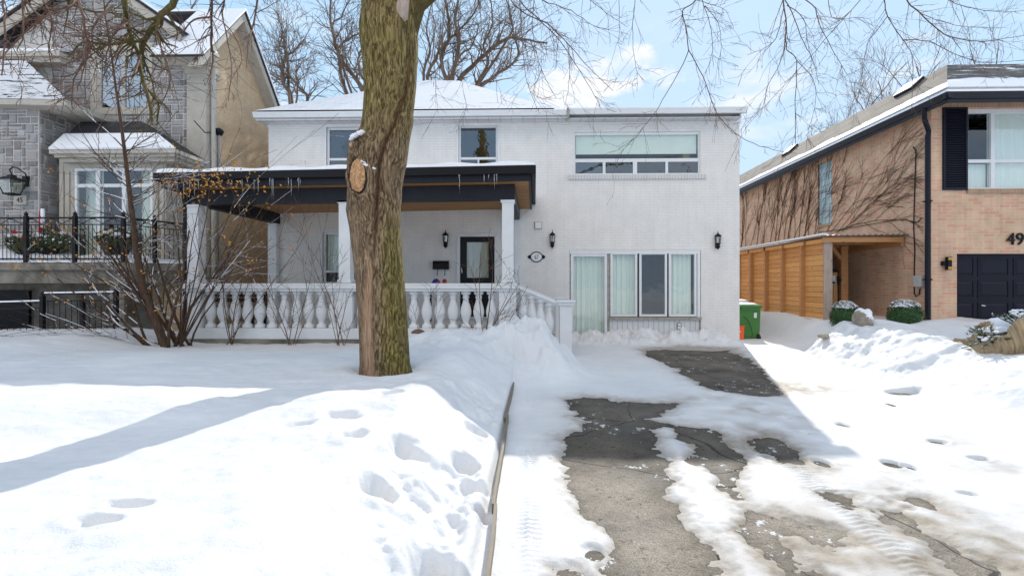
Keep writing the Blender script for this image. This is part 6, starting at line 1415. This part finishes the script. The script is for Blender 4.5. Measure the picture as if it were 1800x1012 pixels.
# hanging boughs: points in the picture, each at its own distance, thickness in mm
B = [
 # right side
 (6.2, 9, [(1225, -60), (1223, 0), (1200, 19), (1207, 55), (1211, 87), (1236, 135), (1255, 190), (1277, 221), (1312, 247), (1360, 263), (1400, 270)], 3),
 (6.1, 6, [(1211, 87), (1194, 126), (1157, 189), (1144, 208), (1115, 243), (1085, 263)], 3),
 (6.3, 7, [(1230, -50), (1234, 0), (1248, 42), (1252, 90), (1240, 130)], 3), (6.4, 5, [(1239, 10), (1262, 40), (1268, 80), (1262, 110)], 3), (6.3, 5, [(1222, 0), (1250, 8), (1276, 20), (1290, 50)], 3),
 (5.9, 10, [(1375, -60), (1377, 0), (1382, 43), (1383, 87), (1400, 107), (1397, 200), (1400, 263)], 4), (6.0, 7, [(1380, 0), (1392, 22), (1413, 77), (1430, 107), (1440, 150)], 4),
 (5.8, 6, [(1378, 10), (1367, 60), (1347, 83), (1313, 97)], 4), (6.1, 6, [(1384, 10), (1413, 33), (1420, 80), (1432, 118)], 3), (6.2, 8, [(1385, -10), (1427, 7), (1443, 50), (1467, 93), (1490, 133)], 4),
 (6.0, 5, [(1382, 60), (1372, 110), (1350, 150), (1340, 190), (1310, 225)], 4), (6.3, 5, [(1400, 107), (1430, 140), (1432, 190), (1420, 230)], 3),
 (7.0, 9, [(1550, -50), (1555, 0), (1560, 30), (1587, 70), (1603, 97), (1605, 143), (1602, 197)], 3), (7.0, 6, [(1560, 30), (1540, 57), (1525, 80), (1510, 160), (1500, 205)], 3),
 (7.2, 11, [(1585, -40), (1593, 0), (1617, 23), (1660, 60), (1717, 73), (1767, 68), (1840, 55)], 3), (7.1, 7, [(1587, 70), (1633, 73), (1667, 90), (1720, 108), (1800, 107), (1850, 100)], 3),
 (7.4, 7, [(1655, -20), (1667, 0), (1700, 13), (1767, 22), (1850, 12)], 2), (6.6, 6, [(1530, -20), (1483, 33), (1433, 90), (1360, 170), (1300, 230)], 3), (6.5, 5, [(1455, -10), (1462, 30), (1500, 32), (1520, 30)], 3), (6.8, 5, [(1617, 23), (1680, 45), (1760, 50)], 2),
 # middle
 (5.4, 9, [(860, -60), (897, 0), (926, 26), (962, 42), (1004, 84), (1036, 119), (1078, 160)], 3), (5.6, 8, [(880, -60), (913, 0), (950, 38), (978, 64), (1010, 110), (1039, 158), (1058, 193)], 3), (5.2, 6, [(930, -20), (952, 0), (1004, 19), (1042, 45), (1071, 52)], 2),
 (5.8, 5, [(1000, -20), (1036, 0), (1075, 30), (1103, 48)], 2), (5.8, 5, [(1120, -40), (1116, 0), (1112, 48), (1113, 84), (1120, 129), (1120, 161)], 2), (5.4, 6, [(935, -40), (939, 0), (936, 58), (952, 122), (978, 174)], 3),
 (5.6, 6, [(905, -30), (913, 0), (920, 97), (926, 145), (949, 200)], 3), (6.0, 4, [(1087, -20), (1088, 60), (1083, 80)], 2), (6.0, 7, [(836, -30), (842, 0), (849, 64), (868, 106), (875, 180)], 3), (5.7, 5, [(890, -30), (896, 30), (890, 70), (880, 110)], 3), (5.9, 4, [(1000, 80), (1000, 150), (992, 185)], 2), (6.1, 4, [(760, -20), (762, 60), (766, 150), (770, 200)], 2), (6.1, 4, [(805, -20), (808, 60), (812, 140), (822, 195)], 2),
 # left
 (4.9, 24, [(330, -60), (308, 0), (285, 27), (258, 65), (247, 98), (247, 124), (261, 178), (268, 213)], 4), (5.0, 18, [(210, -60), (218, 0), (222, 30), (230, 65), (246, 101), (252, 148), (276, 178), (277, 219)], 4),
 (5.0, 12, [(100, -20), (119, 0), (127, 9), (166, 21), (219, 24)], 3), (5.0, 11, [(230, 71), (190, 80), (148, 74), (120, 100)], 3), (4.8, 10, [(130, -40), (139, 0), (148, 44), (154, 95), (130, 140), (127, 190)], 3), (4.8, 8, [(200, 10), (166, 44), (160, 80), (148, 118), (136, 160)], 3),
 (4.6, 9, [(10, -40), (6, 0), (9, 53), (3, 133)], 3), (4.7, 8, [(135, -5), (119, 12), (74, 33), (30, 71), (0, 104), (-30, 110)], 3), (4.7, 7, [(36, -30), (39, 0), (41, 59), (30, 90)], 3), (4.8, 7, [(30, -30), (60, 20), (110, 45), (150, 60)], 3),
 (5.1, 10, [(375, -50), (372, 0), (372, 59), (373, 122), (360, 150)], 3), (5.2, 11, [(396, -50), (395, 0), (391, 30), (401, 77), (407, 128), (401, 178)], 3), (5.3, 14, [(455, -50), (452, 0), (446, 44), (438, 68), (434, 119)], 3), (5.1, 7, [(372, 30), (339, 36), (318, 59), (290, 70)], 3), (5.3, 6, [(449, 24), (487, 3), (500, -10)], 2), (5.2, 6, [(375, 27), (410, 60), (425, 107), (405, 140)], 3),
 (4.9, 8, [(247, 98), (236, 130), (214, 140), (206, 180)], 3), (4.9, 7, [(270, 50), (285, 90), (300, 140), (280, 190)], 3), (4.9, 6, [(222, 40), (200, 60), (185, 110), (190, 150)], 3), (5.0, 6, [(60, -20), (90, 30), (86, 90), (96, 140)], 3), (4.9, 8, [(258, 65), (230, 50), (200, 52), (170, 40)], 3),
]
opt_t = dict(seg=4, curve=.22, grav=-.03, kids=[0, 2, 3, 4], ang=(.35, .95), ratio=(.42, .7), minr=.0016, taper=.4)
opt_t = dict(opt_t, kids=[0, 2, 2, 3]); opt_n = dict(opt_t, curve=.34, minr=.0026)
def bough(D0, mm, pts, lv):
    if D0 <= 5.15: mm *= 1.65
    mb = MB(); ps = []
    for i, (u, v) in enumerate(pts): ps.append(P(u, v, D0 + .25 * math.sin(i * 1.3 + D0 * 7)))
    # smooth the polyline
    out = []
    for i in range(len(ps) - 1):
        p0 = ps[max(0, i - 1)]; p1 = ps[i]; p2 = ps[i + 1]; p3 = ps[min(len(ps) - 1, i + 2)]
        for t in (0, .25, .5, .75):
            out.append(.5 * ((2 * p1) + (p2 - p0) * t + (2 * p0 - 5 * p1 + 4 * p2 - p3) * t * t + (3 * p1 - p0 - 3 * p2 + p3) * t ** 3) + rv(.006))
    out.append(ps[-1]); n = len(out); r0 = mm * .001 * .95; rr = [max(.0022, r0 * (1 - .72 * i / n)) for i in range(n)]
    mb.tube(out, rr, 6 if mm > 10 else 5, cap=False)
    tot = sum((out[i + 1] - out[i]).length for i in range(n - 1)); m = int(tot * (6.5 if D0 > 5.15 else 8)) + 2
    for k in range(m):
        i = min(n - 2, int(uni(.18, 1.0) * (n - 1))); d = (out[i + 1] - out[i]).normalized(); side = d.cross(rv()).normalized(); a = uni(.35, 1.0); nd = d * math.cos(a) + side * math.sin(a)
        grow(mb, out[i], nd, uni(.12, .48), max(.0020, rr[i] * .6), 1 if lv < 3 else 2 if rnd() < .4 else 1, opt_t if D0 > 5.15 else opt_n)
    mb.build("bough" if mm >= 10 else "twigs", 'limb' if mm >= 17 else 'twig', ml)
for b in B: bough(*b)
# unseen limbs carry the boughs back to the trunk
for tgt, r_ in ((P(310, -75, 4.9), .06), (P(1380, -75, 5.9), .05), (P(1590, -70, 7.1), .045), (P(880, -75, 5.5), .05), (P(1225, -75, 6.2), .05)):
    a = P(650, -190, DM + .15) if tgt.x < 0 else P(900, -95, DM - .45); m_ = a.lerp(tgt, .5) + Vector((0, 0, .5)); mb = MB(); mb.tube([tuple(a), tuple(m_), tuple(tgt + Vector((0, 0, .12))), tuple(tgt - Vector((0, 0, .05)))], [.09, r_ + .01, r_ * .7, r_ * .4], 8); mb.build("limb", 'limb', ml, True)

# --- bare trees behind the houses
def bare_tree(x, y, h, r, spread, label, seedv, lean=0.0, up=.05, lv=4, fork=2.2):
    random.seed(seedv); t = thing("bare_tree", label, "tree", (x, y, 0), "bare trees beyond the houses"); k = MB(); fz = h * .3
    k.tube([(x, y, -.2), (x + lean * .4, y, fz * .6), (x + lean, y, fz)], [r, r * .8, r * .7], 8); k.build("trunk", 'twigback', t, True)
    cw = MB(); o = dict(seg=7, curve=.32, grav=up, kids=[0, 3, 4, 3, 3], ang=(.3, .9), ratio=(.42, .74), minr=.0075, taper=.42); n = 4
    for i in range(n):
        a = 2 * math.pi * i / n + rnd(); grow(cw, (x + lean, y, fz * uni(.8, 1)), Vector((math.cos(a) * spread, math.sin(a) * spread, 1)), h * uni(.42, .66), r * .80, lv, o)
    cw.build("crown", 'twigback', t)
def at(u, D): return P(u, 500, D).x
def limb_tree(D, base_u, r, label, seedv, limbs):
    random.seed(seedv); x = at(base_u, D); t = thing("bare_tree", label, "tree", (x, D, 0), "bare trees beyond the houses"); k = MB()
    s0 = P(limbs[0][1][0][0], limbs[0][1][0][1] + 60, D); k.tube([(x, D, -.2), (x, D, s0.z * .6), tuple(s0)], [r, r * .85, r * .7], 8); k.build("trunk", 'twigback', t, True); cw = MB()
    o = dict(seg=5, curve=.30, grav=.04, kids=[0, 3, 3, 3], ang=(.4, .95), ratio=(.4, .7), minr=.0075, taper=.4)
    for w, pts in limbs:
        ps = [s0] + [P(u, v, D + .5 * math.sin(i * 2 + w)) for i, (u, v) in enumerate(pts)]; out = []
        for i in range(len(ps) - 1):
            p0 = ps[max(0, i - 1)]; p1 = ps[i]; p2 = ps[i + 1]; p3 = ps[min(len(ps) - 1, i + 2)]
            for q in (0, .25, .5, .75): out.append(.5 * ((2 * p1) + (p2 - p0) * q + (2 * p0 - 5 * p1 + 4 * p2 - p3) * q * q + (3 * p1 - p0 - 3 * p2 + p3) * q ** 3) + rv(.03))
        out.append(ps[-1]); n = len(out); px = D / F; rr = [max(.011, w * .37 * px * (1.1 - .8 * i / n)) for i in range(n)]; cw.tube(out, rr, 6, cap=False)
        for i in range(3, n - 1):
            for _ in range(2):
                if rnd() < .25: continue
                d = (out[i + 1] - out[i]).normalized(); sd_ = d.cross(rv()).normalized(); a = uni(.4, 1.1); grow(cw, out[i], d * math.cos(a) + sd_ * math.sin(a) + Vector((0, 0, .25)), uni(.7, 2.2), max(.009, rr[i] * .4), 2, o)
    cw.build("crown", 'twigback', t)
limb_tree(25, 520, .3, "small crooked bare tree between the stone house gable and the white hip roof", 11, [(9, [(512, 168), (498, 146), (496, 118), (504, 98), (520, 88), (536, 70)]), (8, [(540, 176), (524, 152), (508, 136), (492, 140), (468, 124)]), (6, [(504, 98), (492, 80), (496, 55), (486, 20)]), (5, [(524, 152), (520, 130), (530, 110)])])
limb_tree(26, 640, .34, "bare tree rising behind the white roof just left of the big trunk", 23, [(11, [(640, 165), (618, 130), (598, 100), (586, 60), (580, 20), (586, -30)]), (9, [(650, 160), (634, 130), (630, 100), (642, 80), (660, 40)]), (8, [(606, 155), (598, 120), (594, 85), (612, 70), (640, 55)]), (6, [(586, 60), (600, 30), (620, -10)])])
limb_tree(25, 795, .4, "bare crooked tree right of the big trunk behind the roof ridge", 31, [(12, [(790, 146), (802, 110), (806, 70), (800, 30), (812, -20)]), (11, [(784, 146), (776, 100), (790, 60), (784, 10), (776, -30)]), (8, [(752, 146), (762, 110), (780, 80), (810, 50), (836, 20), (842, -20)]), (7, [(745, 142), (756, 90), (750, 50), (760, 0)]), (6, [(802, 110), (830, 80), (842, 40)])])
limb_tree(26, 830, .36, "wide spreading bare tree behind the right slope of the white roof", 47, [(12, [(802, 150), (830, 118), (862, 88), (892, 68), (920, 70), (962, 76)]), (9, [(838, 158), (866, 136), (896, 116), (912, 92), (900, 60)]), (8, [(838, 150), (858, 110), (850, 80), (866, 40), (858, -20)]), (6, [(892, 68), (900, 40), (890, 0)])])
bare_tree(at(1455, 34), 34, 13, .2, .38, "upright bare tree rising behind the left part of the brick house roof", 53, up=.12)
bare_tree(at(1545, 33), 33, 15.5, .22, .36, "taller upright bare tree behind the middle of the brick house roof", 61, up=.12)
bare_tree(at(1640, 32), 32, 17.5, .2, .4, "bare tree behind the brick roof corner", 67, up=.12, lv=3)
bare_tree(at(1745, 33), 33, 17.5, .2, .5, "fine twigged bare tree above the dark shingled front roof at far right", 71, up=.1, lv=3)
bare_tree(at(1345, 40), 40, 12, .2, .5, "small bare tree low in the gap between the white and brick houses", 79, up=.08, lv=3)
bare_tree(at(400, 30), 30, 17, .25, .5, "bare tree mostly hidden behind the stone house gables", 83, lv=3)
random.seed(99)
# --- shrub with orange leaves and the young tree in it
yt = thing("young_tree", "slender young reddish tree with pale snowy twigs rising from the leafy shrub", "tree", tuple(P(288, 602, 8.5)))
mb = MB(); ps = [P(u, v, 8.5 - .1 * i) for i, (u, v) in enumerate([(292, 612), (272, 560), (252, 510), (241, 450), (237, 415), (229, 350), (222, 290), (214, 225), (203, 150), (195, 90), (185, 30), (180, -30)])]
mb.tube([tuple(p) for p in ps], [.075, .068, .06, .052, .047, .036, .03, .024, .018, .013, .01, .007], 10, cap=False); mb.build("trunk", 'shrubbark', yt, True)
opt_s = dict(seg=5, curve=.16, grav=.05, kids=[0, 3, 3, 3], ang=(.4, .9), ratio=(.4, .7), minr=.0028, taper=.4)
mb = MB()
for k in range(46):
    i = int(uni(3, 10.9)); p = ps[i].lerp(ps[i + 1], rnd()); a = uni(-.6, .6) + (0 if rnd() < .5 else math.pi); grow(mb, p, (math.cos(a), math.sin(a) * .7, uni(.2, .9)), uni(.5, 1.5) * (1 - i * .04), .011, 2 if rnd() < .6 else 1, opt_s)
mb.build("crown", 'shrubbark', yt)
sh = thing("leafy_shrub", "many stemmed bare shrub with a few orange leaves and snowy stems at the porch corner", "shrub", tuple(P(308, 604, 8.7)))
opt_b = dict(opt_s, kids=[0, 2, 3, 3]); tips = []; base = P(308, 604, 8.7); zb_ = gz(base.x, base.y)
for k in range(14):
    b = Vector((base.x + uni(-.42, .22), base.y + uni(-.15, .25), zb_ - .1)); a = uni(-.6, .6); q = uni(-1.35, .75); mb = MB(); grow(mb, b, (q, a - .1, uni(.8, 1.5)), uni(1.2, 2.6), uni(.014, .036), 3, opt_b, tips); mb.build('stem', 'shrubbark', sh)
for k in range(8):
    b = Vector((base.x + uni(-.5, .0), base.y + uni(-.25, .1), zb_ - .05)); mb = MB(); grow(mb, b, (-1.3, uni(-.5, .2), uni(.12, .7)), uni(1.2, 2.4), uni(.010, .018), 2, opt_b, tips); mb.build('stem', 'shrubbark', sh)
for tgt in ((410, 330), (380, 320), (440, 350), (350, 300), (320, 320), (400, 380), (470, 330)):
    e = P(tgt[0], tgt[1], 8.6); b = Vector((base.x + .1, base.y, zb_)); d = (e - b); mb = MB(); grow(mb, b, d, d.length * 1.0, .016, 2, dict(opt_b, curve=.09, grav=.0), tips); mb.build('stem', 'shrubbark', sh)
lf_ = MB()
for p, d in tips:
    if p.z < 1.7 and rnd() < .75: continue
    if rnd() < .22:
        for _ in range(3):
            c = p + rv(.05); a = rv().normalized() * uni(.018, .034); b = a.orthogonal().normalized() * uni(.012, .02); lf_.quad(c - a, c - b, c + a, c + b)
for _ in range(230):
    u = random.gauss(350, 55); v = random.gauss(322, 16) + (u - 350) * -.03; c = P(u, v, 8.55 + uni(-.3, .2)); a = rv().normalized() * uni(.02, .036); b = a.orthogonal().normalized() * uni(.012, .022); lf_.quad(c - a, c - b, c + a, c + b)
for _ in range(70):
    c = P(uni(60, 300), random.gauss(480, 60), 8.4 + uni(-.3, .2)); a = rv().normalized() * uni(.02, .034); b = a.orthogonal().normalized() * .016; lf_.quad(c - a, c - b, c + a, c + b)
lf_.build("leaves", 'orangeleaf', sh)
# --- thin shrubs along the porch
def thin_shrub(u, D, stems, label):
    b = P(u, 600, D); zb_ = gz(b.x, b.y); t = thing("thin_shrub", label, "shrub", (b.x, D, zb_), "bare shrubs along the porch")
    for (du, v, r_) in stems:
        e = P(u + du, v, D - .05); s0 = Vector((b.x + uni(-.08, .08), D + uni(-.04, .04), zb_ - .05)); d = e - s0; mb = MB(); grow(mb, s0, d + rv(.1), d.length * 1.05, r_, 2, dict(opt_s, curve=.12, grav=.03, kids=[0, 3, 5], ratio=(.25, .5))); mb.build("stem", 'shrubtwig', t)
thin_shrub(402, 9.2, [(-50, 440, .013), (30, 420, .012), (60, 470, .010), (140, 400, .010), (-20, 500, .010), (15, 520, .009)], "bare many stemmed shrub against the left end of the balustrade")
thin_shrub(512, 9.2, [(-30, 450, .011), (35, 480, .010), (60, 500, .008), (-55, 520, .008), (10, 510, .009)], "bare shrub in front of the middle of the left balustrade")
thin_shrub(598, 9.15, [(-55, 440, .010), (-30, 500, .010), (10, 520, .010), (25, 560, .008), (-75, 400, .008)], "bare shrub just left of the big trunk")
thin_shrub(748, 9.1, [(-20, 545, .006), (25, 520, .007)], "two thin twigs right of the big trunk by the balustrade")
thin_shrub(858, 8.9, [(10, 470, .012), (50, 500, .010), (-50, 560, .008), (85, 520, .008), (-20, 450, .009), (60, 480, .008)], "bare shrub poking from the snow pile at the porch corner")
# --- vines on the brick wall
def vines(label, specs):
    p0 = specs[0]; t = thing("climbing_vine", label, "vine", wp(*p0[0]))
    def onw(u, v): return PX(u, v, XW - .02)
    for a, b, r_, lv in specs:
        A_, B_ = onw(*a), onw(*b); mb = MB(); wg(mb, A_, (B_ - A_), (B_ - A_).length, r_ * .58, lv); mb.build("stem", 'vine', t)
def wg(mb, p, d, L_, r, lv):
    n = 9; d = Vector((0, d.y, d.z)).normalized(); pts = [Vector(p)]; q = Vector(p); ds = [d]
    for k in range(n):
        d = (d + Vector((0, uni(-.17, .17), uni(-.15, .15)))).normalized(); q = q + d * (L_ / n)
        if q.z > hz - .04 or q.y < DC + .15: break
        pts.append(q.copy()); ds.append(d)
    if len(pts) < 2: return
    mb.tube(pts, [max(.003, r * (1 - .65 * k / n)) for k in range(len(pts))], 4, cap=False)
    if lv <= 0: return
    for k in range(5 if lv > 1 else 4):
        i = int(uni(.1, 1) * (len(pts) - 1)); s_ = uni(.15, .55) * random.choice((-1, 1)); b = ds[i]; nd = Vector((0, b.y * math.cos(s_) - b.z * math.sin(s_), b.y * math.sin(s_) + b.z * math.cos(s_)))
        wg(mb, pts[i], nd, L_ * uni(.35, .7), r * .6, lv - 1)
sp = []
for k in range(17): u = 1302 + k * 8.5 + uni(-3, 3); sp.append(((u, 436 - (u - 1297) * .15), (u + uni(0, 28), 330 - (u - 1300) * .30 + uni(-10, 30)), uni(.012, .026), 2))
vines("dense bare vine on the brick side wall left of the glass blocks", sp)
sp = [((1395, 420), (1440, 290), .016, 2), ((1410, 420), (1500, 275), .02, 2), ((1430, 415), (1480, 330), .014, 2), ((1385, 420), (1395, 320), .024, 2), ((1450, 412), (1500, 345), .014, 2)]
vines("bare vine fanning round the glass block window", sp)
sp = [((1470, 408), (1640, 290), .018, 2), ((1480, 405), (1630, 270), .018, 2), ((1460, 408), (1600, 235), .016, 2), ((1500, 390), (1620, 300), .014, 2), ((1475, 405), (1570, 240), .014, 2), ((1520, 370), (1630, 255), .012, 2), ((1480, 407), (1525, 370), .01, 1)]
vines("long bare vine stems sweeping up to the right toward the corner downspout", sp)
